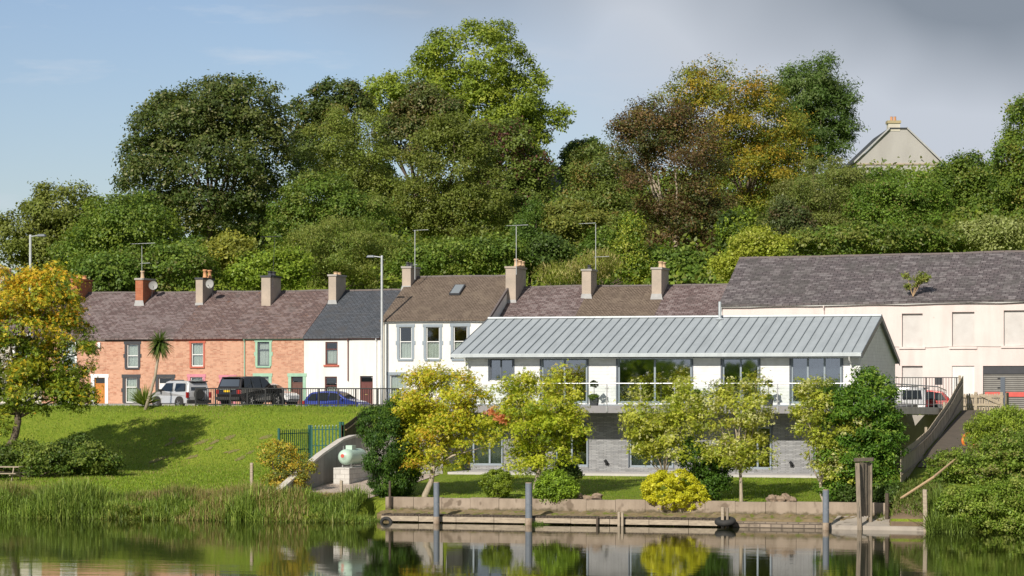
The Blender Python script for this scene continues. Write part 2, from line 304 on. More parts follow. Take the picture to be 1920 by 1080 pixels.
# ---------------------------------------------------------------- object helpers
ORG = {}
def tag(o, label=None, cat=None, group=None, kind=None):
    if label: o['label'] = label
    if cat: o['category'] = cat
    if group: o['group'] = group
    if kind: o['kind'] = kind
    return o
def thing(name, label, cat, loc, group=None, rotz=0, local=False):
    o = bpy.data.objects.new(name, None); COL.objects.link(o); o.location = loc; o.rotation_euler = (0, 0, rotz)
    o.empty_display_size = .2
    ORG[o.name] = (0, 0, 0) if local else tuple(loc)
    return tag(o, label, cat, group)
class MB:
    def __init__(s): s.v = []; s.f = []
    def quad(s, *p):
        n = len(s.v); s.v += [tuple(q) for q in p]; s.f.append(tuple(range(n, n+len(p)))); return s
    def box(s, x0, x1, y0, y1, z0, z1):
        n = len(s.v)
        s.v += [(x0, y0, z0), (x1, y0, z0), (x1, y1, z0), (x0, y1, z0), (x0, y0, z1), (x1, y0, z1), (x1, y1, z1), (x0, y1, z1)]
        s.f += [tuple(n+i for i in q) for q in ((0, 3, 2, 1), (4, 5, 6, 7), (0, 1, 5, 4), (1, 2, 6, 5), (2, 3, 7, 6), (3, 0, 4, 7))]; return s
    def hexa(s, b4, t4):
        n = len(s.v); s.v += [tuple(q) for q in b4]+[tuple(q) for q in t4]
        s.f += [tuple(n+i for i in q) for q in ((0, 3, 2, 1), (4, 5, 6, 7), (0, 1, 5, 4), (1, 2, 6, 5), (2, 3, 7, 6), (3, 0, 4, 7))]; return s
    def tube(s, pts, rad, seg=8, cap=True):
        pts = [Vector(p) for p in pts]
        if not isinstance(rad, (list, tuple)): rad = [rad]*len(pts)
        n0 = len(s.v); ref = None
        for i, p in enumerate(pts):
            d = (pts[min(i+1, len(pts)-1)]-pts[max(i-1, 0)]).normalized()
            if ref is None:
                ref = Vector((1, 0, 0)) if abs(d.x) < .8 else Vector((0, 1, 0))
            a = (ref-d*ref.dot(d)).normalized(); bq = d.cross(a); ref = a
            for k in range(seg):
                an = 2*math.pi*k/seg; s.v.append(tuple(p+(a*math.cos(an)+bq*math.sin(an))*rad[i]))
        for i in range(len(pts)-1):
            for k in range(seg):
                a0 = n0+i*seg+k; a1 = n0+i*seg+(k+1) % seg; s.f.append((a0, a1, a1+seg, a0+seg))
        if cap:
            s.f.append(tuple(n0+k for k in range(seg))[::-1]); e = n0+(len(pts)-1)*seg; s.f.append(tuple(e+k for k in range(seg)))
        return s
    def lathe(s, c, prof, seg=16, axis='z'):
        # prof: (radius, along)
        n0 = len(s.v)
        for r, h in prof:
            for k in range(seg):
                a = 2*math.pi*k/seg; x, y = r*math.cos(a), r*math.sin(a)
                if axis == 'z': s.v.append((c[0]+x, c[1]+y, c[2]+h))
                elif axis == 'y': s.v.append((c[0]+x, c[1]+h, c[2]+y))
                else: s.v.append((c[0]+h, c[1]+x, c[2]+y))
        for i in range(len(prof)-1):
            for k in range(seg):
                a0 = n0+i*seg+k; a1 = n0+i*seg+(k+1) % seg; s.f.append((a0, a1, a1+seg, a0+seg))
        s.f.append(tuple(n0+k for k in range(seg))[::-1]); e = n0+(len(prof)-1)*seg; s.f.append(tuple(e+k for k in range(seg)))
        return s
    def torus(s, c, R, r, axis='z', seg=24, sg=10):
        n0 = len(s.v)
        for i in range(seg):
            a = 2*math.pi*i/seg
            for k in range(sg):
                q = 2*math.pi*k/sg; rr = R+r*math.cos(q); x, y, h = rr*math.cos(a), rr*math.sin(a), r*math.sin(q)
                s.v.append({'z': (c[0]+x, c[1]+y, c[2]+h), 'y': (c[0]+x, c[1]+h, c[2]+y), 'x': (c[0]+h, c[1]+x, c[2]+y)}[axis])
        for i in range(seg):
            for k in range(sg):
                s.f.append((n0+i*sg+k, n0+((i+1) % seg)*sg+k, n0+((i+1) % seg)*sg+(k+1) % sg, n0+i*sg+(k+1) % sg))
        return s
    def blob(s, c, r, rng, seg=14, rings=9, amp=.18):
        n0 = len(s.v)
        for i in range(rings+1):
            th = math.pi*i/rings
            for k in range(seg):
                ph = 2*math.pi*k/seg; q = 1+amp*(rng.random()-.5)*2
                s.v.append((c[0]+r[0]*q*math.sin(th)*math.cos(ph), c[1]+r[1]*q*math.sin(th)*math.sin(ph), c[2]+r[2]*q*math.cos(th)))
        for i in range(rings):
            for k in range(seg):
                a0 = n0+i*seg+k; a1 = n0+i*seg+(k+1) % seg; s.f.append((a0, a0+seg, a1+seg, a1))
        return s
    def build(s, name, mat, parent=None, org=None, smooth=False, kind=None):
        o0 = ORG[parent.name] if parent is not None else (org or (0, 0, 0))
        V = np.array(s.v, float)-np.array(o0)
        me = bpy.data.meshes.new(name); me.from_pydata(V.tolist(), [], s.f)
        uvl = me.uv_layers.new(name='UVMap')
        uv = np.zeros((len(me.loops), 2)); VV = np.array(s.v, float); i = 0
        for f in s.f:
            P = VV[list(f)]; n = np.cross(P[1]-P[0], P[2]-P[0]) if len(f) < 4 else np.cross(P[2]-P[0], P[3]-P[1])
            l = np.linalg.norm(n); n = n/l if l > 1e-12 else np.array((0, 0, 1.))
            tt = np.array((-n[1], n[0], 0)); l = np.linalg.norm(tt); tt = tt/l if l > 1e-3 else np.array((1., 0, 0))
            bb = np.cross(n, tt); uv[i:i+len(f), 0] = P@tt; uv[i:i+len(f), 1] = P@bb; i += len(f)
        uvl.data.foreach_set('uv', uv.ravel())
        me.materials.append(mat)
        if smooth: me.polygons.foreach_set('use_smooth', [True]*len(me.polygons))
        o = bpy.data.objects.new(name, me); COL.objects.link(o)
        if parent is not None: o.parent = parent
        else: o.location = o0
        ORG[o.name] = o0
        if kind: o['kind'] = kind
        return o
def bevel(o, w=.01, seg=2):
    md = o.modifiers.new('bevel', 'BEVEL'); md.width = w; md.segments = seg; md.limit_method = 'ANGLE'; return o
def children(o): return [c for c in COL.objects if c.parent == o]
def copy_tree(o, parent=None):
    c = o.copy(); COL.objects.link(c)
    if parent is not None: c.parent = parent
    for ch in [x for x in bpy.data.objects if x.parent == o]: copy_tree(ch, c)
    return c
# ---------------------------------------------------------------- foliage
def quads_mesh(name, V, tint, mat, parent=None, org=None, nper=4):
    o0 = ORG[parent.name] if parent is not None else (org or (0, 0, 0))
    V = V-np.array(o0); nv = len(V); nf = nv//nper
    me = bpy.data.meshes.new(name); me.vertices.add(nv); me.vertices.foreach_set('co', V.astype(np.float32).ravel())
    me.loops.add(nv); me.loops.foreach_set('vertex_index', np.arange(nv, dtype=np.int32))
    me.polygons.add(nf); me.polygons.foreach_set('loop_start', np.arange(0, nv, nper, dtype=np.int32))
    try: me.polygons.foreach_set('loop_total', np.full(nf, nper, dtype=np.int32))
    except Exception: pass
    a = me.attributes.new('tint', 'BYTE_COLOR', 'POINT')
    tint = (2.0*tint/(1+1.25*tint))*np.array((.99, 1.03, .85)) if mat == M['leaf'] else tint
    T = np.ones((nv, 4), np.float32); T[:, :3] = np.repeat(tint, nv//len(tint), axis=0)
    a.data.foreach_set('color', np.clip(T, 0, 1).ravel())
    me.update(calc_edges=True); me.validate()
    me.materials.append(mat)
    o = bpy.data.objects.new(name, me); COL.objects.link(o)
    if parent is not None: o.parent = parent
    else: o.location = o0
    ORG[o.name] = o0
    return o
def unit(a): return a/np.maximum(np.linalg.norm(a, axis=1, keepdims=True), 1e-9)
def leaf_quads(P, Nn, size, aspect, rng, lobed=False, axis=None):
    n = len(P); r = rng.normal(size=(n, 3))
    if axis is not None: r = r*.45+axis
    t = unit(r-Nn*np.sum(r*Nn, 1, keepdims=True)); b = np.cross(Nn, t)
    s = size[:, None]
    if not lobed:
        fold = Nn*s*.10
        V = np.stack([P-t*s*.5, P+b*s*.5*aspect-fold, P+t*s*.5, P-b*s*.5*aspect-fold], 1)
        return V.reshape(-1, 3), 1
    out = []
    for ang, k in ((0, 1.0), (.95, .8), (-.95, .8)):
        d = t*math.cos(ang)+b*math.sin(ang); e = np.cross(Nn, d); base = P-t*s*.35
        out.append(np.stack([base, base+d*s*.55*k+e*s*.2*k-Nn*s*.05, base+d*s*k-Nn*s*.12, base+d*s*.55*k-e*s*.2*k-Nn*s*.05], 1))
    V = np.stack(out, 1)
    return V.reshape(-1, 3), 3
def pal_pick(pal, n, rng):
    c = np.array([p[0] for p in pal]); w_ = np.array([p[1] for p in pal], float); w_ /= w_.sum()
    return c[rng.choice(len(pal), n, p=w_)]
LEAFN = 1.35
def foliage(name, parent, ells, pal, nleaf, ls, seed, lobe=.34, nl=16, per=10, cr=.30, aspect=.62, spiky=0., lobed=False, grad=None, core=.8, org=None, up=.3, gap=0., cj=.16, tilt=None, sheen=None, flip=True, soft=False):
    """ells: [(centre, radii)] in the world. Leaves gather in clumps, clumps on lobes, lobes on the crown."""
    rng = np.random.default_rng(seed); nleaf = int(nleaf*LEAFN)
    LC = []; LR = []; LD = []; LW = []
    for c, r in ells:
        c = np.array(c); r = np.array(r); k = max(4, int(nl))
        i = np.arange(k)+.5; ph = np.arccos(1-2*i/k); th = np.pi*(1+5**.5)*i+rng.random()*6
        d = np.stack([np.cos(th)*np.sin(ph), np.sin(th)*np.sin(ph), np.cos(ph)], 1)+rng.normal(size=(k, 3))*.16; d = unit(d)
        rr = (lobe*(.7+.6*rng.random(k)))[:, None]
        LC.append(c+d*r*(1-rr*.75)*(.94+.12*rng.random((k, 1)))); LR.append(rr*r[None, :]*np.array((1, 1, .85))); LD.append(d); LW.append(rr[:, 0]*(r[0]*r[2])*1.0)
        LC.append(c[None]); LR.append(r[None]*core); LD.append(np.array([[0, 0, 0.]])); LW.append(np.array([r[0]*r[2]*(1.5 if core > .7 else .9)]))
    LC = np.concatenate(LC); LR = np.concatenate(LR); LD = np.concatenate(LD); LW = np.concatenate(LW); LW /= LW.sum()
    nc = max(8, nleaf//per); li = rng.choice(len(LC), nc, p=LW)
    d = unit(rng.normal(size=(nc, 3))+LD[li]*.9)
    low = (d[:, 2] < -.35) & flip; d[low, 2] *= -.6; d = unit(d)
    rad = 1-np.abs(rng.normal(size=(nc, 1)))*.10
    off = d*LR[li]*rad
    if spiky: off = off+LD[li]*LR[li]*spiky*(rng.random((nc, 1))**2)*1.5+np.array((0, 0, 1))*LR[li]*spiky*.4*(rng.random((nc, 1))**2)
    Pc = LC[li]+off
    if gap:
        keep = rng.random(nc) > gap*(np.sin(Pc[:, 0]*1.7+seed)*np.sin(Pc[:, 2]*1.9+seed*2) > .1); Pc = Pc[keep]; d = d[keep]; li = li[keep]; nc = len(Pc)
    tl = pal_pick(pal, len(LC), rng)*(1+rng.normal(size=(len(LC), 1))*.17)  # tint spread per lobe paints in lit and dark lobes
    tcn_ = np.where(rng.random((nc, 1)) < .45, tl[li], pal_pick(pal, nc, rng))*(1+rng.normal(size=(nc, 1))*cj)
    Pl = np.repeat(Pc, per, 0)+rng.normal(size=(nc*per, 3))*cr*np.array((1, 1, .7))
    Nl = unit(np.repeat(d, per, 0)*.75+rng.normal(size=(nc*per, 3))*(.40 if soft else .50)+np.array((0, 0, up)))
    tt = np.repeat(tcn_, per, 0)*(1+rng.normal(size=(nc*per, 1))*(.10 if soft else .16))
    if grad:
        z0 = Pl[:, 2].min(); z1 = Pl[:, 2].max(); zn = ((Pl[:, 2]-z0)/(z1-z0))
        g = pal_pick(grad, len(Pl), rng)*(1+rng.normal(size=(len(Pl), 1))*.2); pr = np.clip((zn-.32)*1.1, 0, 1)+.25*np.repeat(np.sin(Pc[:, 0]*1.9+seed)*np.sin(Pc[:, 2]*1.3), per)
        tt = np.where((rng.random(len(Pl)) < pr)[:, None], g, tt)
    if sheen: tt = np.where((rng.random(len(Pl)) < sheen[1])[:, None], np.array(sheen[0]), tt)  # random share of leaves takes a second tint
    sz = ls*(.6+.8*rng.random(len(Pl)))
    ax = None
    if tilt: ax = np.repeat(d, per, 0)*np.array((1, 1, .4))+np.array(tilt)
    V, k = leaf_quads(Pl, Nl, sz, aspect, rng, lobed, ax)
    return quads_mesh(name, V, np.clip(tt, .002, 1), M['leaf'], parent, org), LC
def ell_px(e, Z, depth=.85):
    px, py, rx, ry = e[:4]; dz = e[4] if len(e) > 4 else 0
    c = W(px, py, Z=Z+dz) if Z > 0 else W(px, py, v=-Z+dz); s = abs(Z)/F*(1.0 if Z > 0 else 1.035)
    return (c, (rx*s, max(rx, ry)*s*depth*(1 if rx < ry*2 else .8), ry*s))
def limbs(root, base, targets, r0, mat, seed, bend=.15, name='trunk', fork=.35):
    rng = random.Random(seed); mb = MB(); base = Vector(base)
    top = sum((Vector(t) for t in targets), Vector())/len(targets)
    fk = base.lerp(top, fork)+Vector((rng.uniform(-.2, .2), 0, 0)); fk.z = base.z+(top.z-base.z)*fork
    mb.tube([base-Vector((0, 0, .4)), base+Vector((0, 0, .1)), base.lerp(fk, .5)+Vector((rng.uniform(-.1, .1), 0, 0)), fk], [r0*1.35, r0*1.1, r0*.9, r0*.8], 9)
    for tg in targets:
        tg = Vector(tg); L = (tg-fk).length; m1 = fk.lerp(tg, .4)+Vector((rng.uniform(-1, 1), rng.uniform(-1, 1), rng.uniform(.2, .8)))*bend*L*.5
        m2 = fk.lerp(tg, .75)+Vector((rng.uniform(-1, 1), rng.uniform(-1, 1), rng.uniform(0, .6)))*bend*L*.35
        mb.tube([fk-Vector((0, 0, .1)), m1, m2, tg], [r0*.55, r0*.36, r0*.2, r0*.07], 6)
    return mb.build(name, mat, root, smooth=True)
def tree(label, ells, Z, pal, nleaf, ls, seed, name='broadleaf_tree', cat='tree', group='trees on the wooded hillside', base=None, r0=None, bark='bark', nlimb=9, **k):
    if group == 'trees on the wooded hillside': nleaf = int(nleaf*1.45); ls *= .8; k.setdefault('per', 11); k['soft'] = True; k.setdefault('cj', .12)
    E = [ell_px(e, Z) for e in ells]
    if base is None:
        cx = sum(e[0][0]*e[1][0] for e in E)/sum(e[1][0] for e in E); cy = sum(e[0][1]*e[1][0] for e in E)/sum(e[1][0] for e in E)
        base = (cx, cy, H(cx, cy))
    root = thing(name, label, cat, base, group)
    o, LC = foliage('crown', root, E, pal, nleaf, ls, seed, **k)
    rng = random.Random(seed); zb = min(e[0][2]-e[1][2] for e in E)
    cand = [p for p in LC.tolist() if p[2] > base[2]+.6]
    rng.shuffle(cand); r0 = r0 or max(.05, .019*(max(e[0][2]+e[1][2] for e in E)-base[2]))
    if cand: limbs(root, base, cand[:nlimb], r0, M[bark], seed)
    return root
def shrub(label, ells, Z, pal, nleaf, ls, seed, name='shrub', cat='shrub', group=None, **k):
    E = [ell_px(e, Z) for e in ells]
    cx, cy = E[0][0][0], E[0][0][1]; base = (cx, cy, H(cx, cy))
    root = thing(name, label, cat, base, group)
    o, LC = foliage('foliage', root, E, pal, nleaf, ls, seed, **k)
    rng = random.Random(seed); mb = MB(); pts = LC.tolist(); rng.shuffle(pts)
    for p in pts[:10]:
        b0 = Vector(base)+Vector((rng.uniform(-.15, .15), rng.uniform(-.15, .15), -.1)); p = Vector(p)
        mb.tube([b0, b0.lerp(p, .5)+Vector((rng.uniform(-.1, .1), rng.uniform(-.1, .1), .1)), p], [.035, .025, .01], 5)
    mb.build('stems', M['bark'], root)
    return root
def blades(name, bases, hts, wid, lean, pal, seed, parent=None, org=None, patch=False):
    rng = np.random.default_rng(seed); n = len(bases); B = np.array(bases, float)
    a = rng.random(n)*2*np.pi; dirv = np.stack([np.cos(a), np.sin(a), np.zeros(n)], 1)
    a2 = a+np.pi/2+rng.normal(size=n)*.5; side = np.stack([np.cos(a2), np.sin(a2), np.zeros(n)], 1)
    ln = np.abs(rng.normal(size=n))*lean; h = np.array(hts); ws = wid*(.6+.8*rng.random(n))
    lv = []
    for t_, wf in ((0, 1.), (.4, .9), (.75, .6), (1., .08)):
        z = h*(t_-.18*ln*t_*t_); p = B+dirv*(h*ln*t_*t_)[:, None]; p = p+np.stack([0*z, 0*z, z], 1)
        lv.append((p-side*(ws*wf/2)[:, None], p+side*(ws*wf/2)[:, None]))
    q = []
    for i in range(3): q.append(np.stack([lv[i][0], lv[i][1], lv[i+1][1], lv[i+1][0]], 1))
    V = np.stack(q, 1).reshape(-1, 3)
    tt = pal_pick(pal, n, rng)*(1+rng.normal(size=(n, 1))*.2)
    if patch:
        q_ = np.sin(B[:, 0]*.45+2)+.6*np.sin(B[:, 0]*1.7+1)+.5*np.sin(B[:, 1]*2+B[:, 0]*.8)
        pp_ = .45 if patch is True else patch
        tt = np.where(((q_ > .45) & (rng.random(n) < pp_))[:, None], np.array((.34, .28, .11)), tt); tt = np.where(((q_ < -.6) & (rng.random(n) < pp_))[:, None], tt*.62, tt)
    return quads_mesh(name, V, np.clip(tt, .002, 1), M['blade'], parent, org)
G_BRIGHT = [((.15, .21, .022), 3), ((.11, .17, .018), 3), ((.19, .24, .03), 2)]
G_MID = [((.075, .12, .018), 3), ((.10, .14, .022), 2), ((.055, .095, .015), 2)]
G_DARK = [((.045, .075, .016), 3), ((.06, .09, .02), 2), ((.035, .06, .014), 2)]
G_OLIVE = [((.115, .13, .028), 3), ((.09, .11, .022), 3), ((.14, .15, .035), 1)]
G_LIME = [((.24, .26, .03), 3), ((.19, .23, .025), 2), ((.28, .28, .05), 1)]
# ---------------------------------------------------------------- wall with openings
def wall_open(mb, u0, u1, z0, z1, v, ops, rev=.14, extra_u=()):
    us = sorted(set([u0, u1]+[o[0] for o in ops]+[o[1] for o in ops])); zs = sorted(set([z0, z1]+[o[2] for o in ops]+[o[3] for o in ops]))
    us = [x for x in us if u0 <= x <= u1]; zs = [x for x in zs if z0 <= x <= z1]
    for a, b_ in zip(us[:-1], us[1:]):
        for c, d in zip(zs[:-1], zs[1:]):
            mu, mz = (a+b_)/2, (c+d)/2
            if any(o[0] < mu < o[1] and o[2] < mz < o[3] for o in ops): continue
            mb.quad((a, v, c), (b_, v, c), (b_, v, d), (a, v, d))
    for a, b_, c, d in ops:
        mb.quad((a, v, c), (a, v, d), (a, v+rev, d), (a, v+rev, c)); mb.quad((b_, v, c), (b_, v+rev, c), (b_, v+rev, d), (b_, v, d))
        mb.quad((a, v, d), (b_, v, d), (b_, v+rev, d), (a, v+rev, d)); mb.quad((a, v, c), (a, v+rev, c), (b_, v+rev, c), (b_, v, c))
def roof(root, u0, u1, vf, vr, vb, zf, zr, zb, mat, th=.10, name='roof'):
    # zf, zr, zb are (left, right) heights; subdivided with a slight sag so ridges are not ruler straight
    mb = MB(); n = max(2, int((u1-u0)/1.2)); rng = random.Random(int(u0*10))
    def row(v, z, k=.025): return [(u0+(u1-u0)*i/n, v, z[0]+(z[1]-z[0])*i/n+rng.uniform(-k, k)) for i in range(n+1)]
    A = row(vf, zf, .012); R_ = row(vr, zr); B = row(vb, zb)
    Mm = [tuple((a[k]+r[k])/2 - (.03 if k == 2 else 0) for k in range(3)) for a, r in zip(A, R_)]
    for P, Q in ((A, Mm), (Mm, R_), (R_, B)):
        for i in range(n):
            mb.quad(P[i], P[i+1], Q[i+1], Q[i])
            mb.quad(*[(q[0], q[1], q[2]-th) for q in (P[i], Q[i], Q[i+1], P[i+1])])
    for P in (A, B):
        for i in range(n): mb.quad(P[i], (P[i][0], P[i][1], P[i][2]-th), (P[i+1][0], P[i+1][1], P[i+1][2]-th), P[i+1])
    for k in (0, n):
        for P, Q in ((A, Mm), (Mm, R_), (R_, B)): mb.quad(P[k], Q[k], (Q[k][0], Q[k][1], Q[k][2]-th), (P[k][0], P[k][1], P[k][2]-th))
    o = mb.build(name, mat, root)
    rd = MB()
    for i in range(n):
        p, q = R_[i], R_[i+1]; rd.hexa([(p[0]+.01, p[1]-.13, p[2]-.055), (q[0]-.01, q[1]-.13, q[2]-.055), (q[0]-.01, q[1]+.13, q[2]-.055), (p[0]+.01, p[1]+.13, p[2]-.055)], [(p[0]+.01, p[1]-.04, p[2]+.05), (q[0]-.01, q[1]-.04, q[2]+.05), (q[0]-.01, q[1]+.04, q[2]+.05), (p[0]+.01, p[1]+.04, p[2]+.05)])
    rd.build('ridge_tiles', M['charcoal_tile'], o)
    return o
M['charcoal_tile'] = mk('charcoal_tile', (.12, .10, .10), (.16, .13, .12), 5, .85)
def house_box(root, u0, u1, v0, v1, z0, ze, zr, ops, mat, vr=None, name='wall'):
    mb = MB(); vr = vr or (v0+v1)/2
    wall_open(mb, u0, u1, z0, ze, v0, ops)
    mb.quad((u0, v1, z0), (u0, v1, ze), (u1, v1, ze), (u1, v1, z0))
    for u in (u0, u1): mb.quad((u, v0, z0), (u, v1, z0), (u, v1, ze), (u, vr, zr), (u, v0, ze))
    zm = (z0+ze)/2+.05
    mb.box(u0+.02, u1-.02, v0+.16, v1-.05, zm-.1, zm+.1)      # the upper floor inside
    return mb.build(name, mat, root)
def window(root, a, b, c, d, v, frame, pane='glass', sill=None, mull=(), bars=(.5,), curtain=None, surround=None, sw=.16, fw=.055, rev=.10, name='window', lugs=False, curt_h=1.0, lab=None):
    mb = MB(); y0, y1 = v+rev-.03, v+rev+.03
    mb.box(a, a+fw, y0, y1, c, d); mb.box(b-fw, b, y0, y1, c, d); mb.box(a+fw, b-fw, y0, y1, c, c+fw*1.2); mb.box(a+fw, b-fw, y0, y1, d-fw, d)
    for q in bars:
        z = c+(d-c)*q; mb.box(a+fw, b-fw, y0-.006, y1-.006, z-fw*.45, z+fw*.45)
    for q in mull:
        x = a+(b-a)*q; mb.box(x-fw*.5, x+fw*.5, y0-.012, y1-.012, c+fw*1.2, d-fw)
    o = mb.build(name, M[frame], root)
    if lab: o['label'] = lab
    MB().box(a+fw, b-fw, v+rev-.003, v+rev+.003, c+fw, d-fw).build('pane', M[pane], o)
    if sill:
        MB().box(a-.10, b+.10, v-.09, v+rev-.03, c-.11, c).build('sill', M[sill], o)
    if curtain:
        cb = MB(); n = max(6, int((b-a)/.07)); hh = c+fw+(d-c-2*fw)*curt_h
        pts = [(a+fw+(b-a-2*fw)*i/n, v+rev+.10+.025*math.sin(i*1.9)) for i in range(n+1)]
        for p, q in zip(pts[:-1], pts[1:]): cb.quad((p[0], p[1], c+fw), (q[0], q[1], c+fw), (q[0], q[1], hh), (p[0], p[1], hh))
        cb.build('curtain', M[curtain], o)
    if surround:
        sb = MB(); s = sw; p = v-.03
        sb.box(a-s, a, p, v+.004, c-(.0 if sill else s*.4), d); sb.box(b, b+s, p, v+.004, c-(.0 if sill else s*.4), d); sb.box(a-s-.05, b+s+.05, p-.01, v+.004, d, d+s*1.05)
        if lugs:
            for x0, x1 in ((a-s-.08, a-s), (b+s, b+s+.08)): sb.box(x0, x1, p, v+.004, (c+d)/2-.12, (c+d)/2+.12)
        sb.build('surround', M[surround], o)
    return o
def door(root, a, b, c, d, v, mat, surround=None, sw=.16, fan=True, lab=None, frame='door_brown', rev=.14):
    mb = MB(); h = d-.42 if fan else d-.04; y = v+rev
    mb.box(a+.05, b-.05, y-.04, y+.01, c, h)
    w_ = b-a-.1
    for x0, x1 in ((.12, .44), (.56, .88)):
        for z0, z1 in ((.08, .42), (.5, .9)): mb.box(a+.05+w_*x0, a+.05+w_*x1, y-.055, y-.04, c+(h-c)*z0, c+(h-c)*z1)
    o = mb.build('door', M[mat], root)
    if lab: o['label'] = lab
    fb = MB(); fb.box(a, a+.05, y-.06, y+.01, c, d); fb.box(b-.05, b, y-.06, y+.01, c, d); fb.box(a+.05, b-.05, y-.06, y+.01, d-.05, d)
    if fan: fb.box(a+.05, b-.05, y-.06, y+.01, h, h+.05)
    fb.build('door_frame', M[frame], o)
    if fan: MB().box(a+.05, b-.05, y-.02, y-.01, h+.05, d-.05).build('fanlight', M['glass_car'], o)
    MB().box(a+w_*.4, a+w_*.65, y-.07, y-.055, c+(h-c)*.44, c+(h-c)*.47).build('letterbox', M['gold'], o)
    MB().tube([(b-.16, y-.04, c+1.0), (b-.16, y-.10, c+1.0)], .025, 8).build('handle', M['gold'], o)
    if surround:
        sb = MB(); s = sw; sb.box(a-s, a, v-.03, v+.004, c, d); sb.box(b, b+s, v-.03, v+.004, c, d); sb.box(a-s-.05, b+s+.05, v-.04, v+.004, d, d+s*1.05)
        sb.build('surround', M[surround], o)
    return o
def gutter(root, u0, u1, v, zl, zr, mat):
    MB().tube([(u0+(u1-u0)*i/6, v-.14, zl+(zr-zl)*i/6-.10-.015*(i % 2)) for i in range(7)], .065, 8).build('gutter', M[mat], root)
    MB().box(u0, u1, v-.05, v-.003, min(zl, zr)-.24, min(zl, zr)-.08).build('fascia', M[mat], root)
def pipe(root, u, v, z0, z1, mat, name='downpipe'):
    MB().tube([(u, v-.14, z1), (u, v-.14, z1-.12), (u, v-.055, z1-.3), (u, v-.055, z0)], .038, 7).build(name, M[mat], root)
def chimney(root, pL, pR, ytop, v0, dep, mat, pots, capm='grey_render', pm='terracotta', z0=10.2, lab=None, flash=True, cols=None):
    u0, u1 = U(pL, v0), U(pR, v0); z1 = ZT(ytop, pL, v0)
    mb = MB(); mb.box(u0, u1, v0, v0+dep, z0, z1-.1); o = mb.build('chimney', M[mat], root)
    if lab: o['label'] = lab
    MB().box(u0-.06, u1+.06, v0-.06, v0+dep+.06, z1-.1, z1+.02).build('cap', M[capm], o)
    if flash:
        zb = flash; MB().hexa([(u0-.1, v0-.03, zb-.1), (u1+.1, v0-.03, zb-.1), (u1+.02, v0, zb-.1), (u0-.02, v0, zb-.1)], [(u0-.01, v0-.03, zb+.3), (u1+.01, v0-.03, zb+.3), (u1+.01, v0, zb+.3), (u0-.01, v0, zb+.3)]).build('flashing', M['lead'], o)
    for i, (fu, fv, h, r) in enumerate(pots):
        c = (u0+(u1-u0)*fu, v0+dep*fv, z1+.02)
        p = MB().lathe(c, [(r*1.05, 0), (r*1.05, .06), (r*.85, .08), (r*.8, h*.8), (r*1.08, h*.84), (r*1.08, h*.95), (r*.9, h)], 12).build('chimney_pot', M[cols[i] if cols else pm], o, smooth=True)
    return o
# ================================================================ SETTING
def axis_pts(segs):
    out = []
    for a, b_, s in segs:
        n = max(1, int(round((b_-a)/s))); out += [a+(b_-a)*i/n for i in range(n)]
    return out+[segs[-1][1]]
eps = .02
us = axis_pts([(-4000, -1000, 1000), (-1000, -200, 200), (-200, -80, 10), (-80, UWALL-.2, .55), (UWALL-.2, UWALL-.1, .1), (UWALL-.1, UB0-.25, .5), (UB0-.25, UB0-.15, .1), (UB0-.15, UB1+.55, .6), (UB1+.55, UB1+.65, .1), (UB1+.65, UFEN-.03, .5), (UFEN-.03, UFEN+.03, .06), (UFEN+.03, 20, .6), (20, 80, 6), (80, 280, 50), (280, 1000, 240), (1000, 4000, 1000)])
vs = axis_pts([(-4000, -200, 950), (-200, -20, 60), (-20, -4, 1.5), (-4, 100, 26), (100, 103, 1), (103, 107.5, .1), (107.5, 117, .5), (117, 118, .1), (118, 129, .5), (129, 133, .1), (133, 138, .35), (138, 166, 4), (166, 340, 4), (340, 1000, 110), (1000, 5000, 1000)])
UU, VV_ = np.meshgrid(us, vs); HH = hgt(UU, VV_)
nu, nv_ = len(us), len(vs)
me = bpy.data.meshes.new('ground')
P = np.stack([UU.ravel(), VV_.ravel(), HH.ravel()], 1)
idx = np.arange(nu*nv_).reshape(nv_, nu)
Fq = np.stack([idx[:-1, :-1], idx[:-1, 1:], idx[1:, 1:], idx[1:, :-1]], -1).reshape(-1, 4)
me.from_pydata(P.tolist(), [], Fq.tolist()); me.materials.append(M['lawn_ground'])
me.polygons.foreach_set('use_smooth', [True]*len(me.polygons))
g = bpy.data.objects.new('ground', me); COL.objects.link(g); g['kind'] = 'structure'
MB().quad((-3000, -9, 0), (3000, -9, 0), (3000, 107.2, 0), (-3000, 107.2, 0)).build('river', M['water'], kind='structure')
def sheet(name, u0, u1, v0, v1, mat, dz=.02, nu=20, nv=10):
    mb = MB()
    for i in range(nu):
        for j in range(nv):
            a, b_ = u0+(u1-u0)*i/nu, u0+(u1-u0)*(i+1)/nu; c, d = v0+(v1-v0)*j/nv, v0+(v1-v0)*(j+1)/nv
            mb.quad((a, c, H(a, c)+dz), (b_, c, H(b_, c)+dz), (b_, d, H(b_, d)+dz), (a, d, H(a, d)+dz))
    return mb.build(name, mat, kind='structure')
sheet('street', -90, 30, 137.5, 155.6, M['asphalt'], .012, 60, 40)
mb = MB(); mb.box(-90, 30, 155.6, 158.2, 4.3, 4.52); mb.build('pavement', M['pavement'], kind='structure')
sheet('paved_ramp', UWALL+.12, UB0-.3, 106.9, 116.9, M['paving'], .03, 8, 24)
MB().box(UB0-.35, UB1+.3, 117.6, 119.98, 1.45, 1.68).build('patio', M['patio'], kind='structure')
sheet('sloping_path', UFEN+.12, UFEN+5.4, 112, 129.5, M['tarmac_path'], .03, 8, 40)
ST0 = 4.5
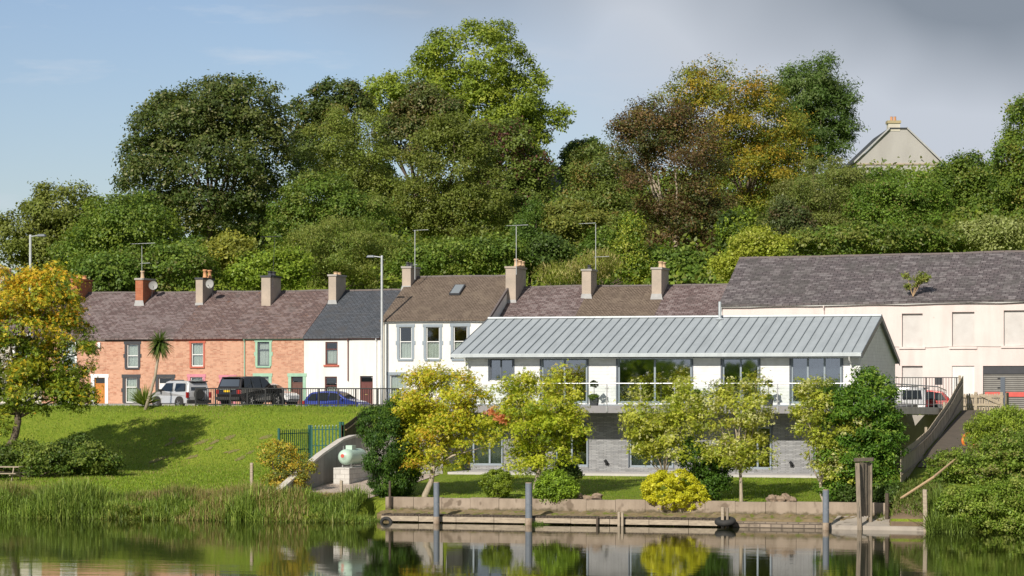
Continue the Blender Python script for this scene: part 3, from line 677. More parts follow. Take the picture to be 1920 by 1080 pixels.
# ================================================================ MODERN RIVERSIDE HOUSE
mv = 120.0; DZ = 4.86
m_root = thing('riverside_house', 'modern white clad house with pale grey metal roof and glass balcony above stone walls', 'house', ((UB0+UB1)/2, mv, 1.6))
def P2(px, py, v=mv): q = W(px, py, v); return q[0], q[2]
up_ops = []; winspec = []
for pa, pb, ya, yb in ((918, 962, 673, 713), (1015, 1101, 672, 757), (1158, 1297, 671, 757), (1354, 1423, 671, 757), (1483, 1578, 669, 757)):
    a, z1 = P2(pa, ya); b_, z0 = P2(pb, yb); up_ops.append((a, b_, max(z0, 4.9), z1))
EAV = 7.25; ZR = 9.08; VR = 125.75; VBK = 131.5
mb = MB(); wall_open(mb, UB0, UB1, 4.6, EAV, mv, up_ops, .16)
mb.quad((UB0, VBK, 4.6), (UB0, VBK, EAV-.3), (UB1, VBK, EAV-.3), (UB1, VBK, 4.6))
for u in (UB0, UB1): mb.quad((u, mv, 4.6), (u, VBK, 4.6), (u, VBK, EAV-.3), (u, VR, ZR-.12), (u, mv, EAV-.05))
mb.build('upper_wall', M['clad'], m_root)
low_ops = []
UL0 = U(848, mv)
LSP = [(860, 942, 800, 873), (1041, 1102, 796, 875), (1180, 1262, 798, 877), (1394, 1446, 800, 880), (1526, 1562, 812, 884)]
for pa, pb, ya, yb in LSP:
    a, z1 = P2(pa, ya); b_, z0 = P2(pb, yb); low_ops.append((a, b_, max(z0, 1.78), z1))
mb = MB(); wall_open(mb, UL0, UB1+.2, 1.4, 4.58, mv, low_ops, .2)
for u in (UL0, UB1+.2): mb.quad((u, mv, 1.4), (u, 129.6, 1.4), (u, 129.6, 4.58), (u, mv, 4.58))
mb.build('stone_wall', M['stone'], m_root)
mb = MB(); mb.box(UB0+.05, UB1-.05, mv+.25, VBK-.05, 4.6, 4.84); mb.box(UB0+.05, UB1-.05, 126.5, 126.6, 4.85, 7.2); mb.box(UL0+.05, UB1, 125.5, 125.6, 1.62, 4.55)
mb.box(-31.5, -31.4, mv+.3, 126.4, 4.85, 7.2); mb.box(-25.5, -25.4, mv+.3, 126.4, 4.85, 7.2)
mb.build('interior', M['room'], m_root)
def slab_roof(root):
    u0, u1 = UB0-.55, UB1+.14; mb = MB(); vf, vb = 119.45, 132.0; zf = 7.24; zb = 6.98
    for (va, za, vb_, zb_) in ((vf, zf, VR, ZR), (vb, zb, VR, ZR)):
        lo = .10; mb.hexa([(u0, va, za-lo), (u1, va, za-lo), (u1, vb_, zb_-lo), (u0, vb_, zb_-lo)], [(u0, va, za), (u1, va, za), (u1, vb_, zb_), (u0, vb_, zb_)])
    o = mb.build('roof', M['zinc'], root)
    sm = MB(); n = 43; 
    for i in range(1, n):
        u = u0+(u1-u0)*i/n
        for (va, za) in ((vf, zf), (vb, zb)):
            sm.hexa([(u-.013, va, za), (u+.013, va, za), (u+.013, VR, ZR), (u-.013, VR, ZR)], [(u-.013, va, za+.05), (u+.013, va, za+.05), (u+.013, VR, ZR+.05), (u-.013, VR, ZR+.05)])
    sm.build('standing_seams', M['zinc_dark'], o)
    MB().hexa([(u0-.02, VR-.2, ZR-.02), (u1+.02, VR-.2, ZR-.02), (u1+.02, VR+.2, ZR-.02), (u0-.02, VR+.2, ZR-.02)], [(u0-.02, VR-.16, ZR+.06), (u1+.02, VR-.16, ZR+.06), (u1+.02, VR+.16, ZR+.06), (u0-.02, VR+.16, ZR+.06)]).build('ridge_cap', M['zinc'], o)
    MB().box(u0, u1, vf-.13, vf-.004, zf-.17, zf-.02).build('gutter', M['zinc'], root); MB().box(u0, u1, vb+.004, vb+.13, zb-.17, zb-.02).build('gutter', M['zinc'], root)
    for u in (u0-.035, u1+.004):
        bb = MB()
        for (va, za) in ((vf, zf), (vb, zb)):
            q = [(u, va, za-.26), (u+.03, va, za-.26), (u+.03, VR, ZR-.24), (u, VR, ZR-.24)]; w2 = [(x, y, z+.27) for x, y, z in q]; bb.hexa(q, w2)
        bb.build('bargeboard', M['grey_frame'], root)
    sf = MB(); sf.box(UB0-.5, UB1+.1, vf+.02, mv-.004, 7.0, 7.03); sf.build('soffit', M['white_paint'], root)
    vp = MB(); a = U(1352, 125.6); vp.tube([(a, 125.3, 8.9), (a, 125.3, 9.8)], .07, 10); vp.lathe((a, 125.3, 8.93), [(.22, 0), (.18, .06), (.08, .1)], 12); vp.build('vent_pipe', M['zinc'], root)
slab_roof(m_root)
for i, (a, b_, c, d) in enumerate(up_ops):
    if i == 0: window(m_root, a, b_, c, d, mv, 'grey_frame', 'glass_big', mull=(.47,), bars=(), fw=.07, surround='grey_frame', sw=.07)
    else:
        mull = (.5,) if i < 4 else (.33, .66)
        o = window(m_root, a, b_, c, d, mv, 'grey_trim', 'glass_big', mull=mull, bars=(), fw=.085, surround='grey_frame', sw=.07, name='sliding_door', curtain='lavender' if i == 4 else None)
for i, (a, b_, c, d) in enumerate(low_ops):
    window(m_root, a, b_, c, d, mv, 'grey_trim', 'glass_big', mull=((.33, .7) if i == 0 else (.5,)), bars=(), fw=.08, surround='grey_frame', sw=.05, name='glazed_door', curtain=('curtain' if i in (0, 2) else None), curt_h=.9)
for px in (878, 1596):
    u = U(px, mv); MB().tube([(u, 119.36, 7.1), (u, 119.5, 6.9), (u, 119.94, 6.75), (u, 119.94, 4.85)], .04, 8).build('downpipe', M['white_paint'], m_root)
MB().box(UB0-.06, UB1+.03, mv-.03, mv-.003, 4.6, 4.85).build('base_trim', M['grey_trim'], m_root)
for px in (1137, 1484):
    u = U(px, mv-.1); mb = MB(); mb.box(u-.07, u+.07, mv-.08, mv-.003, 2.0, 2.12); mb.tube([(u+.05, mv-.14, 2.1), (u-.05, mv-.22, 2.22)], .07, 10); mb.build('floodlight', M['black_paint'], m_root)
# balcony
DV = 118.0; u0 = UB0-.2; u1 = U(1668, DV)
b_root = m_root
mb = MB(); mb.box(u0, u1, DV, mv-.004, 4.47, 4.80); mb.box(UB1+.06, u1, mv, 127.5, 4.47, 4.80)
deck = mb.build('balcony_deck', M['fascia_grey'], m_root)
mb = MB(); mb.tube([(u0, DV+.04, CAMZ), (u1, DV+.04, CAMZ), (u1+1.6, 122.5, 5.68), (UFEN-.35, 126.2, 5.5)], .026, 8)
mb.build('handrail', M['steel'], m_root)
posts = [u0+.05]+[U(p, DV) for p in (960, 1015, 1076, 1138, 1201, 1265, 1329, 1393, 1458, 1520, 1584, 1640)]
for k, u in enumerate(posts):
    mb = MB(); mb.box(u-.02, u+.02, DV-.03, DV+.02, 4.5, CAMZ-.02); mb.box(u-.045, u+.045, DV-.045, DV-.002, 4.52, 4.74)
    for z in (5.02, 5.6): mb.box(u-.07, u+.07, DV-.01, DV+.03, z-.03, z+.03)
    mb.build('balustrade_post', M['steel'], m_root)
for a, b_ in zip(posts[:-1], posts[1:]):
    MB().box(a+.05, b_-.05, DV+.004, DV+.016, 4.92, 5.72).build('glass_panel', M['glass_rail'], m_root)
# curved stair rail at the right end
ra = Vector((u1, DV+.04, 0)); rb = Vector((u1+1.6, 122.5, 0)); rc = Vector((UFEN-.35, 126.2, 0))
mb = MB(); mb2 = MB()
for i in range(15):
    t = i/14; p = ra.lerp(rb, t*1.6) if t < .62 else rb.lerp(rc, (t-.62)/.38); zt = CAMZ-.33*t
    mb.tube([(p.x, p.y, 4.35), (p.x, p.y, zt)], .016, 5)
mb.build('stair_balusters', M['steel'], m_root)
st = MB(); st.hexa([(u1, DV, 4.47), (u1+1.65, 122.4, 4.4), (u1+.6, 124, 4.4), (UB1+.1, 121, 4.47)], [(u1, DV, 4.79), (u1+1.65, 122.4, 4.72), (u1+.6, 124, 4.72), (UB1+.1, 121, 4.79)])
st.hexa([(u1+1.65, 122.4, 4.36), (UFEN-.3, 126.2, 4.3), (UFEN-.3, 129.9, 4.3), (u1+.6, 124, 4.36)], [(u1+1.65, 122.4, 4.7), (UFEN-.3, 126.2, 4.62), (UFEN-.3, 129.9, 4.62), (u1+.6, 124, 4.7)])
st.build('walkway_slab', M['concrete_grey'], m_root)
MB().box(UB1+.22, UFEN-.12, 124.6, 124.9, 1.3, 4.34).build('basement_wall', M['grey_render'], m_root)
# ================================================================ TERRACE
TV = 158.0; TR = 164.0; TB = 170.0; ZE = 8.86; ZRG = 12.0
def TP(px, py, v=TV): q = W(px, py, v); return q[0], q[2]
def opn(pa, pb, ya, yb, v=TV, zmin=4.5):
    a, z1 = TP(pa, ya, v); b_, z0 = TP(pb, yb, v); return (a, b_, max(z0, zmin), z1)
def row_house(pa, pb, label, wall, roofm, ze, zr, ops, gut, zr2=None, group='terraced houses along the street'):
    a, b_ = U(pa, TV), U(pb, TV)
    root = thing('terraced_house', label, 'house', ((a+b_)/2, TV, ST0), group)
    house_box(root, a+.004, b_-.004, TV, TB, 4.3, ze, zr-.12, ops, M[wall])
    roof(root, a, b_, TV-.22, TR, TB+.1, (ze-.06, ze-.06), (zr, zr2 or zr), (ze, ze), M[roofm])
    if gut: gutter(root, a+.01, b_-.01, TV, ze, ze, gut)
    return root
POT2 = [(.5, .2, .55, .15), (.5, .62, .55, .15)]
# A grey/cream house behind the orange tree
o1 = opn(28, 52, 632, 668); o2 = opn(20, 50, 706, 748)
hA = row_house(-70, 78, 'cream rendered terraced house partly hidden behind the big orange and yellow tree', 'cream_render', 'slate_purple', ZE, ZRG, [o1, o2], 'white_paint')
window(hA, *o1, TV, 'white_paint', sill='white_paint', curtain='curtain', surround='white_paint'); window(hA, *o2, TV, 'white_paint', sill='white_paint', curtain='curtain')
chimney(hA, -14, 8, 513, 162.2, 1.9, 'tan_render', [(.5, .15, .4, .14), (.5, .4, .4, .14), (.5, .64, .4, .14), (.5, .88, .4, .14)], pm='pot_pale', flash=False)
# B brick, white trim
o1 = opn(116, 141, 640, 690); o2 = opn(112, 140, 708, 752); o3 = opn(177, 197, 708, 766)
hB = row_house(78, 197, 'brick terraced house with white door surround and orange wooden front door', 'brick', 'slate_purple', ZE, ZRG, [o1, o2, o3], 'white_paint')
window(hB, *o1, TV, 'white_paint', sill='white_paint', curtain='curtain', surround='white_paint', sw=.12); window(hB, *o2, TV, 'white_paint', sill='white_paint', curtain='curtain', surround='white_paint', sw=.12)
door(hB, *o3, TV, 'orange_wood', surround='white_paint', sw=.22, frame='orange_wood')
chimney(hB, 133, 144, 523, 162.2, 2.4, 'brick_red', [(.5, .3, .25, .17), (.5, .68, .25, .17)], flash=False, capm='brick_red')
MB().box(U(184, TV), U(189, TV), TV-.12, TV-.003, ZT(652, 186, TV), ZT(642, 186, TV)).build('alarm_box', M['white_paint'], hB)
# C brick, black trim
o1 = opn(238, 259, 645, 689); o2 = opn(235, 257, 708, 755); o3 = opn(297, 322, 708, 766)
hC = row_house(197, 326, 'brick terraced house with black painted window and door surrounds behind the palm', 'brick', 'slate_purple', ZE, ZRG, [o1, o2, o3], 'black_paint')
window(hC, *o1, TV, 'white_paint', sill='charcoal', curtain='curtain', surround='charcoal', lugs=True); window(hC, *o2, TV, 'white_paint', sill='charcoal', curtain='curtain', surround='charcoal', sw=.2, lugs=True, bars=(.62,))
door(hC, *o3, TV, 'white_paint', surround='charcoal', frame='white_paint', sw=.2)
chimney(hC, 254, 268, 522, 162.2, 1.9, 'brick_red', [(.55, .25, .5, .14)], pm='pot_pale', flash=11.1)
# D brick, red/pink trim
o1 = opn(359, 381, 643, 687); o2 = opn(357, 380, 707, 750); o3 = opn(416, 438, 708, 766)
hD = row_house(326, 455, 'brick terraced house with red upper window surround and pink ground floor surrounds', 'brick', 'slate_rust', ZE, ZRG, [o1, o2, o3], 'red_paint')
window(hD, *o1, TV, 'white_paint', sill='red_paint', curtain='curtain', surround='red_paint', sw=.12); window(hD, *o2, TV, 'white_paint', sill='pink_paint', curtain='curtain', surround='pink_paint', sw=.18)
door(hD, *o3, TV, 'maroon', surround='pink_paint', sw=.16)
chimney(hD, 367, 380, 521, 162.2, 1.9, 'tan_render', [(.85, .3, .55, .15), (.85, .72, .55, .15)], pm='terracotta', flash=10.9, capm='charcoal')
# E brick, mint trim
o1 = opn(483, 505, 641, 686); o2 = opn(481, 504, 706, 750); o3 = opn(546, 568, 706, 766)
hE = row_house(455, 570, 'brick terraced house with mint green window and door surrounds', 'brick', 'slate_rust', ZE, ZRG, [o1, o2, o3], 'mint_paint')
window(hE, *o1, TV, 'grey_frame', sill='mint_paint', curtain='curtain', surround='mint_paint', bars=(.68,), lugs=True); window(hE, *o2, TV, 'grey_frame', sill='mint_paint', curtain='curtain', surround='mint_paint', sw=.2)
door(hE, *o3, TV, 'door_brown', surround='mint_paint', sw=.2); pipe(hE, U(459, TV), TV, 4.55, ZE-.1, 'mint_paint')
chimney(hE, 490, 507, 517, 162.0, 1.9, 'tan_render', [(.5, .4, .3, .17), (.5, .75, .3, .15)], pm='charcoal', flash=10.6, capm='charcoal')
# F white, dark red windows
o1 = opn(610, 633, 641, 684); o2 = opn(609, 632, 706, 752); o3 = opn(675, 699, 705, 766)
hF = row_house(570, 714, 'low white terraced house with dark red door and a newer blue slate roof', 'white_render', 'slate_blue', ZE, ZRG, [o1, o2, o3], 'maroon_gutter')
window(hF, *o1, TV, 'maroon', sill='red_paint', curtain='curtain', bars=(.68,), curt_h=.65, fw=.07); window(hF, *o2, TV, 'maroon', sill='maroon', curtain='curtain', bars=(.62,), fw=.07, curt_h=.6)
door(hF, *o3, TV, 'maroon', frame='maroon'); pipe(hF, U(653, TV), TV, 6.0, ZE-.1, 'maroon_gutter'); pipe(hF, U(706, TV), TV, 4.55, ZE-.1, 'white_paint')
chimney(hF, 616, 630, 515, 162.2, 1.9, 'tan_render', [(.5, .35, .18, .15), (.5, .68, .18, .15)], pm='pot_pale', flash=11.0, capm='grey_render')
# G tall white house
ops = [opn(749, 772, 613, 673), opn(799, 824, 613, 673), opn(850, 876, 612, 673), opn(731, 757, 703, 760), opn(828, 853, 703, 762)]
hG = row_house(714, 917, 'tall white rendered house with blue grey window surrounds and brown tiled roof with skylight', 'white_render', 'tile_brown', 9.9, 12.85, ops, 'white_paint')
for o in ops: window(hG, *o, TV, 'white_paint', sill='grey_trim', curtain='curtain', surround='grey_trim', sw=.17, lugs=True, curt_h=(.52 if o[3] > 8 else .95), bars=(.54,))
pipe(hG, U(720, TV), TV, 4.55, 9.8, 'cream_render')
chimney(hG, 754, 770, 500, 162.6, 1.9, 'tan_render', [(.4, .25, .28, .13), (.4, .62, .28, .13)], pm='charcoal', flash=11.9, capm='grey_render', z0=11)
# gable skirt flashings + skylight on G
a0, b0 = U(717, TV), U(917, TV)
sb = MB(); vv0, vv1 = 161.2, 162.5; zz = lambda v: 9.84+(v-TV+.22)*(12.85-9.84)/6.22
sa, se = U(842, 161.2), U(862, 161.2)
sb.hexa([(sa, vv0, zz(vv0)), (se, vv0, zz(vv0)), (se, vv1, zz(vv1)), (sa, vv1, zz(vv1))], [(sa, vv0-.05, zz(vv0)+.12), (se, vv0-.05, zz(vv0)+.12), (se, vv1-.05, zz(vv1)+.12), (sa, vv1-.05, zz(vv1)+.12)])
sk = sb.build('skylight', M['charcoal'], hG)
MB().quad((sa+.07, vv0+.0, zz(vv0)+.145), (se-.07, vv0+.0, zz(vv0)+.145), (se-.07, vv1-.12, zz(vv1-.07)+.135), (sa+.07, vv1-.12, zz(vv1-.07)+.135)).build('pane', M['glass_pale'], sk)
ws = MB(); ws.hexa([(b0-.02, TV-.25, 9.75), (b0+.10, TV-.25, 9.75), (b0+.10, TR, 12.75), (b0-.02, TR, 12.75)], [(b0-.02, TV-.25, 9.93), (b0+.10, TV-.25, 9.93), (b0+.10, TR, 12.93), (b0-.02, TR, 12.93)]); ws.build('verge', M['charcoal_tile'], hG)
# H row behind the riverside house
hp = [(917, 1062, 'slate_purple', 'purple slate roofed house just right of the tall white house'), (1062, 1212, 'tile_brown', 'brown roofed middle house rising behind the grey metal roof'), (1212, 1352, 'slate_purple', 'purple slate roofed house beside the long pink building')]
hs = []
for i, (pa, pb, rm, lb) in enumerate(hp):
    c = (pa+pb)/2; o = opn(c-14, c+14, 650, 700)
    r_ = row_house(pa+(1 if i == 0 else 0), pb, lb, 'white_render', rm, 8.9, 12.1, [o], 'white_paint', 12.13)
    window(r_, *o, TV, 'white_paint', sill='white_paint'); hs.append(r_)
chimney(hs[0], 948, 967, 500, 162.0, 2.4, 'tan_render', [(.85, .2, .5, .16), (.85, .55, .45, .16), (.85, .85, .4, .14)], pm='pot_pale', flash=10.9, capm='tan_render')
chimney(hs[0], 1091, 1108, 505, 162.4, 1.5, 'tan_render', [(.5, .5, .28, .14)], pm='charcoal', flash=11.25, capm='grey_render')
chimney(hs[2], 1222, 1240, 502, 162.2, 2.1, 'tan_render', [(.7, .3, .4, .16), (.7, .7, .4, .16)], pm='pot_pale', flash=11.2, capm='grey_render')
# ================================================================ PINK BUILDING
PV = 150.0
pr = thing('pink_building', 'long pale pink rendered building with boarded windows and old slate roof', 'building', (U(1640, PV), PV, ST0))
ops = [opn(1691, 1730, 588, 650, PV), opn(1785, 1827, 585, 650, PV), opn(1882, 1924, 582, 648, PV), opn(1691, 1730, 686, 735, PV), opn(1785, 1827, 686, 766, PV), opn(1843, 1990, 686, 766, PV)]
p0, p1 = U(1350, PV), U(2060, PV); PE0, PE1 = 10.42, 10.62
mb = MB(); wall_open(mb, p0, p1, 4.3, 10.35, PV, ops, .24)
mb.quad((p0, 162, 4.3), (p0, 162, 10.4), (p1, 162, 10.4), (p1, 162, 4.3))
for u in (p0, p1): mb.quad((u, PV, 4.3), (u, 162, 4.3), (u, 162, 10.35), (u, 156, 13.2), (u, PV, 10.35))
mb.build('wall', M['pink_render'], pr)
roof(pr, p0-.05, p1+.3, PV-.22, 156, 162.2, (PE0-.02, PE1), (13.38, 13.62), (10.4, 10.4), M['slate_old'], .12)
gp = MB(); gp.tube([(p0+(p1-p0)*i/12, PV-.12, PE0-.14+(PE1-PE0)*i/12-.03*math.sin(i*2.3)) for i in range(13)], .06, 8); gp.build('gutter', M['white_paint'], pr)
pipe(pr, U(1353, PV), PV, 4.6, 10.3, 'white_paint'); pipe(pr, U(1545, PV), PV, 4.6, 10.3, 'pink_render')
MB().tube([(U(p, PV), PV-.02, ZT(y, p, PV)) for p, y in ((1672, 650), (1740, 652), (1800, 649), (1870, 650), (1960, 646))], .014, 5).build('cable', M['grey_render'], pr)
for i, o in enumerate(ops[:4]):
    bd = MB().box(o[0], o[1], PV+.17, PV+.2, o[2], o[3]).build('boarded_window', M['board'], pr)
    if i < 3: MB().box(o[0]-.15, o[1]+.15, PV-.08, PV+.09, o[2]-.13, o[2]-.002).build('sill', M['pink_render'], bd)
MB().box(ops[4][0], ops[4][1], PV+.08, PV+.12, ops[4][2], ops[4][3]).build('blocked_doorway', M['white_render'], pr)
o = ops[5]; so_ = MB().box(o[0], o[1], PV+.13, PV+.15, o[2], o[3]-.45).build('roller_shutter', M['shutter'], pr)
MB().box(o[0], o[1], PV+.06, PV+.14, o[3]-.45, o[3]).build('shutter_box', M['charcoal'], so_)
a, zz0 = TP(1764, 707, PV-.02); MB().box(U(1753, PV), U(1767, PV), PV-.03, PV-.003, ZT(721, 1760, PV), ZT(708, 1760, PV)).build('vent_grille', M['charcoal'], pr)
MB().box(U(1672, PV), U(1843, PV), PV-.04, PV-.003, 4.35, ZT(745, 1700, PV)).build('plinth', M['charcoal'], pr)
# ================================================================ HOUSES ON THE HILL
fz = 272.0
a = W(1606, 306, Z=fz); b_ = W(1762, 306, Z=fz); ap = W(1683, 240, Z=fz)
fr = thing('hilltop_house', 'pale grey gable end with a chimney above the trees on the hill', 'house', ((a[0]+b_[0])/2, (a[1]+b_[1])/2, a[2]-6))
right = Vector((CT, ST, 0)); fw_ = Vector((-ST, CT, 0)); A = Vector(a); B_ = Vector(b_); dn = Vector((0, 0, -7)); APX = Vector(ap); mid = (A+B_)/2
hw = (B_-A).length/2; ez = ZT(300, 1683, None) if False else CAMZ+(719-303)/F*fz; rz = CAMZ+(719-242)/F*fz
def fp(x, d, z): q = mid+right*x+fw_*d; return (q.x, q.y, z)
mb = MB(); mb.quad(fp(-hw, 0, a[2]-7), fp(hw, 0, a[2]-7), fp(hw, 0, ez), fp(.9, 0, rz), fp(-.9, 0, rz), fp(-hw, 0, ez)); mb.quad(fp(hw, 0, a[2]-7), fp(hw, 12, a[2]-7), fp(hw, 12, ez), fp(hw, 0, ez)); mb.quad(fp(-hw, 12, a[2]-7), fp(-hw, 0, a[2]-7), fp(-hw, 0, ez), fp(-hw, 12, ez))
mb.quad(fp(hw, 12, a[2]-7), fp(-hw, 12, a[2]-7), fp(-hw, 12, ez), fp(0, 12, rz), fp(hw, 12, ez))
mb.build('wall', M['far_gable'], fr)
mb = MB()
for s in (-1, 1):
    mb.hexa([fp(s*(hw+.25), -.15, ez-.14), fp(s*(hw+.25), 12.2, ez-.14), fp(s*.88, 12.2, rz-.02), fp(s*.88, -.15, rz-.02)], [fp(s*(hw+.25), -.15, ez+.04), fp(s*(hw+.25), 12.2, ez+.04), fp(s*.88, 12.2, rz+.16), fp(s*.88, -.15, rz+.16)])
mb.hexa([fp(-.87, -.1, rz+.0), fp(.87, -.1, rz+.0), fp(.87, 12.2, rz+.0), fp(-.87, 12.2, rz+.0)], [fp(-.87, -.1, rz+.15), fp(.87, -.1, rz+.15), fp(.87, 12.2, rz+.15), fp(-.87, 12.2, rz+.15)])
mb.build('roof', M['slate_far'], fr)
mb = MB()
for s in (-1, 1):
    mb.hexa([fp(s*(hw+.28), -.3, ez-.16), fp(s*(hw+.28), -.16, ez-.16), fp(s*.9, -.16, rz+.0), fp(s*.9, -.3, rz+.0)], [fp(s*(hw+.28), -.3, ez+.06), fp(s*(hw+.28), -.16, ez+.06), fp(s*.9, -.16, rz+.2), fp(s*.9, -.3, rz+.2)])
mb.build('verge', M['lead'], fr)
q0 = fp(-hw, -.06, ez-.25); q1 = fp(hw, -.02, ez-.1)
mb = MB(); mb.hexa([fp(-hw, -.12, ez-.32), fp(hw, -.12, ez-.32), fp(hw, -.004, ez-.32), fp(-hw, -.004, ez-.32)], [fp(-hw, -.12, ez-.16), fp(hw, -.12, ez-.16), fp(hw, -.004, ez-.16), fp(-hw, -.004, ez-.16)]); mb.build('string_course', M['tan_render'], fr)
cx0, cx1 = (1665-1683.5)/F*fz, (1687-1683.5)/F*fz
cz = CAMZ+(719-226)/F*fz
mb = MB(); mb.hexa([fp(cx0, -.05, rz-.2), fp(cx1, -.05, rz-.2), fp(cx1, 1.2, rz-.2), fp(cx0, 1.2, rz-.2)], [fp(cx0, -.05, cz), fp(cx1, -.05, cz), fp(cx1, 1.2, cz), fp(cx0, 1.2, cz)]); ch = mb.build('chimney', M['cream_render'], fr)
mb = MB(); mb.hexa([fp(cx0-.1, -.15, cz-.28), fp(cx1+.1, -.15, cz-.28), fp(cx1+.1, 1.3, cz-.28), fp(cx0-.1, 1.3, cz-.28)], [fp(cx0-.1, -.15, cz), fp(cx1+.1, -.15, cz), fp(cx1+.1, 1.3, cz), fp(cx0-.1, 1.3, cz)]); mb.build('cap', mk('cap_stone', (.42, .35, .20), None, 3), ch)
for k in (.33, .62): MB().lathe(fp(cx0+(cx1-cx0)*k, .5, cz), [(.15, 0), (.13, .4), (.15, .45)], 10).build('chimney_pot', M['terracotta'], ch)
# dark roof glimpsed between the trees
q = W(1045, 312, Z=262); dr = thing('slate_roofed_building', 'dark slate roof glimpsed in the gap between trees on the hill', 'building', (q[0], q[1], q[2]-8))
mb = MB(); mb.box(q[0]-4, q[0]+5, q[1]+2.1, q[1]+9.9, q[2]-8, q[2]-3.2); mb.build('wall', M['grey_render'], dr)
mb = MB(); mb.hexa([(q[0]-4.5, q[1]+1.9, q[2]-3.3), (q[0]+5.5, q[1]+1.9, q[2]-3.3), (q[0]+5.5, q[1]+6, q[2]+.3), (q[0]-4.5, q[1]+6, q[2]+.3)], [(q[0]-4.5, q[1]+1.9, q[2]-3.1), (q[0]+5.5, q[1]+1.9, q[2]-3.1), (q[0]+5.5, q[1]+6, q[2]+.5), (q[0]-4.5, q[1]+6, q[2]+.5)])
mb.hexa([(q[0]-4.5, q[1]+10.1, q[2]-3.3), (q[0]+5.5, q[1]+10.1, q[2]-3.3), (q[0]+5.5, q[1]+6, q[2]+.3), (q[0]-4.5, q[1]+6, q[2]+.3)], [(q[0]-4.5, q[1]+10.1, q[2]-3.1), (q[0]+5.5, q[1]+10.1, q[2]-3.1), (q[0]+5.5, q[1]+6, q[2]+.5), (q[0]-4.5, q[1]+6, q[2]+.5)])
mb.build('roof', M['slate_far'], dr)
# ================================================================ QUAY, WALLS, FENCES
ql, qr = U(724, 106.7), U(1668, 106.7)
qw = thing('quay_retaining_wall', 'low tan concrete retaining wall between the garden lawn and the boardwalk', 'wall', ((ql+qr)/2, 106.7, 0))
mb = MB(); n = 17; rng = random.Random(3)
for i in range(n):
    a = ql+(qr-ql)*i/n; b_ = ql+(qr-ql)*(i+1)/n-.015; mb.box(a, b_, 106.62+rng.uniform(-.015, .015), 106.95, -.6, .97+rng.uniform(-.02, .02))
mb.build('wall_body', M['quay_wall'], qw)
lq0, lq1 = U(724, 105.3), U(1372, 105.3)
# ledge behind boardwalk
mb = MB(); nn = 150; rr_ = random.Random(12); gz = [[.30+.16*j/4+rr_.uniform(-.045, .06) for j in range(5)] for i in range(nn+1)]
for i in range(nn):
    for j in range(4):
        a, b_ = ql+(qr-ql)*i/nn, ql+(qr-ql)*(i+1)/nn; c, d = 105.5+1.15*j/4, 105.5+1.15*(j+1)/4; mb.quad((a, c, gz[i][j]), (b_, c, gz[i+1][j]), (b_, d, gz[i+1][j+1]), (a, d, gz[i][j+1]))
    mb.quad((a, 105.5, -.6), (b_, 105.5, -.6), (b_, 105.5, gz[i+1][0]), (a, 105.5, gz[i][0]))
mb.build('gravel_ledge', M['mossy'], kind='structure')
bw = thing('boardwalk', 'weathered wooden mooring boardwalk along the foot of the garden wall', 'boardwalk', ((lq0+lq1)/2, 105.2, .1))
mb = MB(); u = lq0
while u < lq1:
    w_ = .145; mb.box(u, u+w_-.02, 104.72, 105.6, .27+rng.uniform(-.012, .012), .335+rng.uniform(-.01, .012)); u += w_
mb.build('deck_planks', M['wood_dark'], bw)
mb = MB(); nb = 9
for i in range(nb): mb.box(lq0+(lq1-lq0)*i/nb, lq0+(lq1-lq0)*(i+1)/nb-.02, 104.68+rng.uniform(-.01, .01), 104.78, .06+rng.uniform(-.015, .015), .265)
mb.build('edge_beam', M['wood_pale'], bw)
for i in range(12):
    a = lq0+(lq1-lq0)*(i+.4)/12; MB().box(a, a+.14, 104.9, 105.05, -1, .26).build('support_post', M['wood_dark'], bw)
e0, e1 = lq1+.15, U(1548, 105.)
eb = MB().box(e0, e1+.2, 104.85, 105.54, -.8, .22).build('brick_quay_edge', M['quay_brick'], org=(e0, 105, 0)); tag(eb, 'dark brick quay edge between the tyre post and the right mooring pile', 'quay')
e2 = U(1735, 104.6); sb = MB().hexa([(e1+.25, 104.5, -.8), (e2, 104.3, -.8), (e2, 106.5, -.8), (e1+.25, 106.5, -.8)], [(e1+.25, 104.5, .17), (e2, 104.3, .14), (e2, 106.5, .45), (e1+.25, 106.5, .45)]).build('slipway_slab', M['concrete'], org=(e1, 105, 0)); tag(sb, 'stained concrete slipway slab at the waterline under the tall gate post', 'slab')
# mooring piles
def pile(px, ytop, v, r, label, mat='pile', name='mooring_pile', z0=-1.2, tilt=0, grp='steel mooring piles'):
    u = U(px, v); z1 = ZT(ytop, px, v); t_ = thing(name, label, 'mooring pile', (u, v, 0), grp)
    MB().tube([(u, v, z0), (u, v, .28)], r*1.06, 14).build('pile_foot', M['rust_top'], t_, smooth=False)
    o = MB().tube([(u, v, .24), (u+tilt*.5, v, (z1)/2), (u+tilt, v, z1)], r, 16).build('pile_tube', M[mat], t_); MB().tube([(u+tilt, v, z1), (u+tilt, v, z1+.03)], r*.96, 14).build('pile_cap', M['rust_top'], t_)
    return t_
pile(818.5, 905, 104.4, .125, 'blue grey steel mooring pile beside the leftmost maple trunk')
pile(991.5, 906, 104.4, .145, 'blue grey steel mooring pile with grass tuft at its foot')
pile(1548.5, 919, 104.2, .13, 'blue grey steel mooring pile with a rusty top near the tall gate posts')
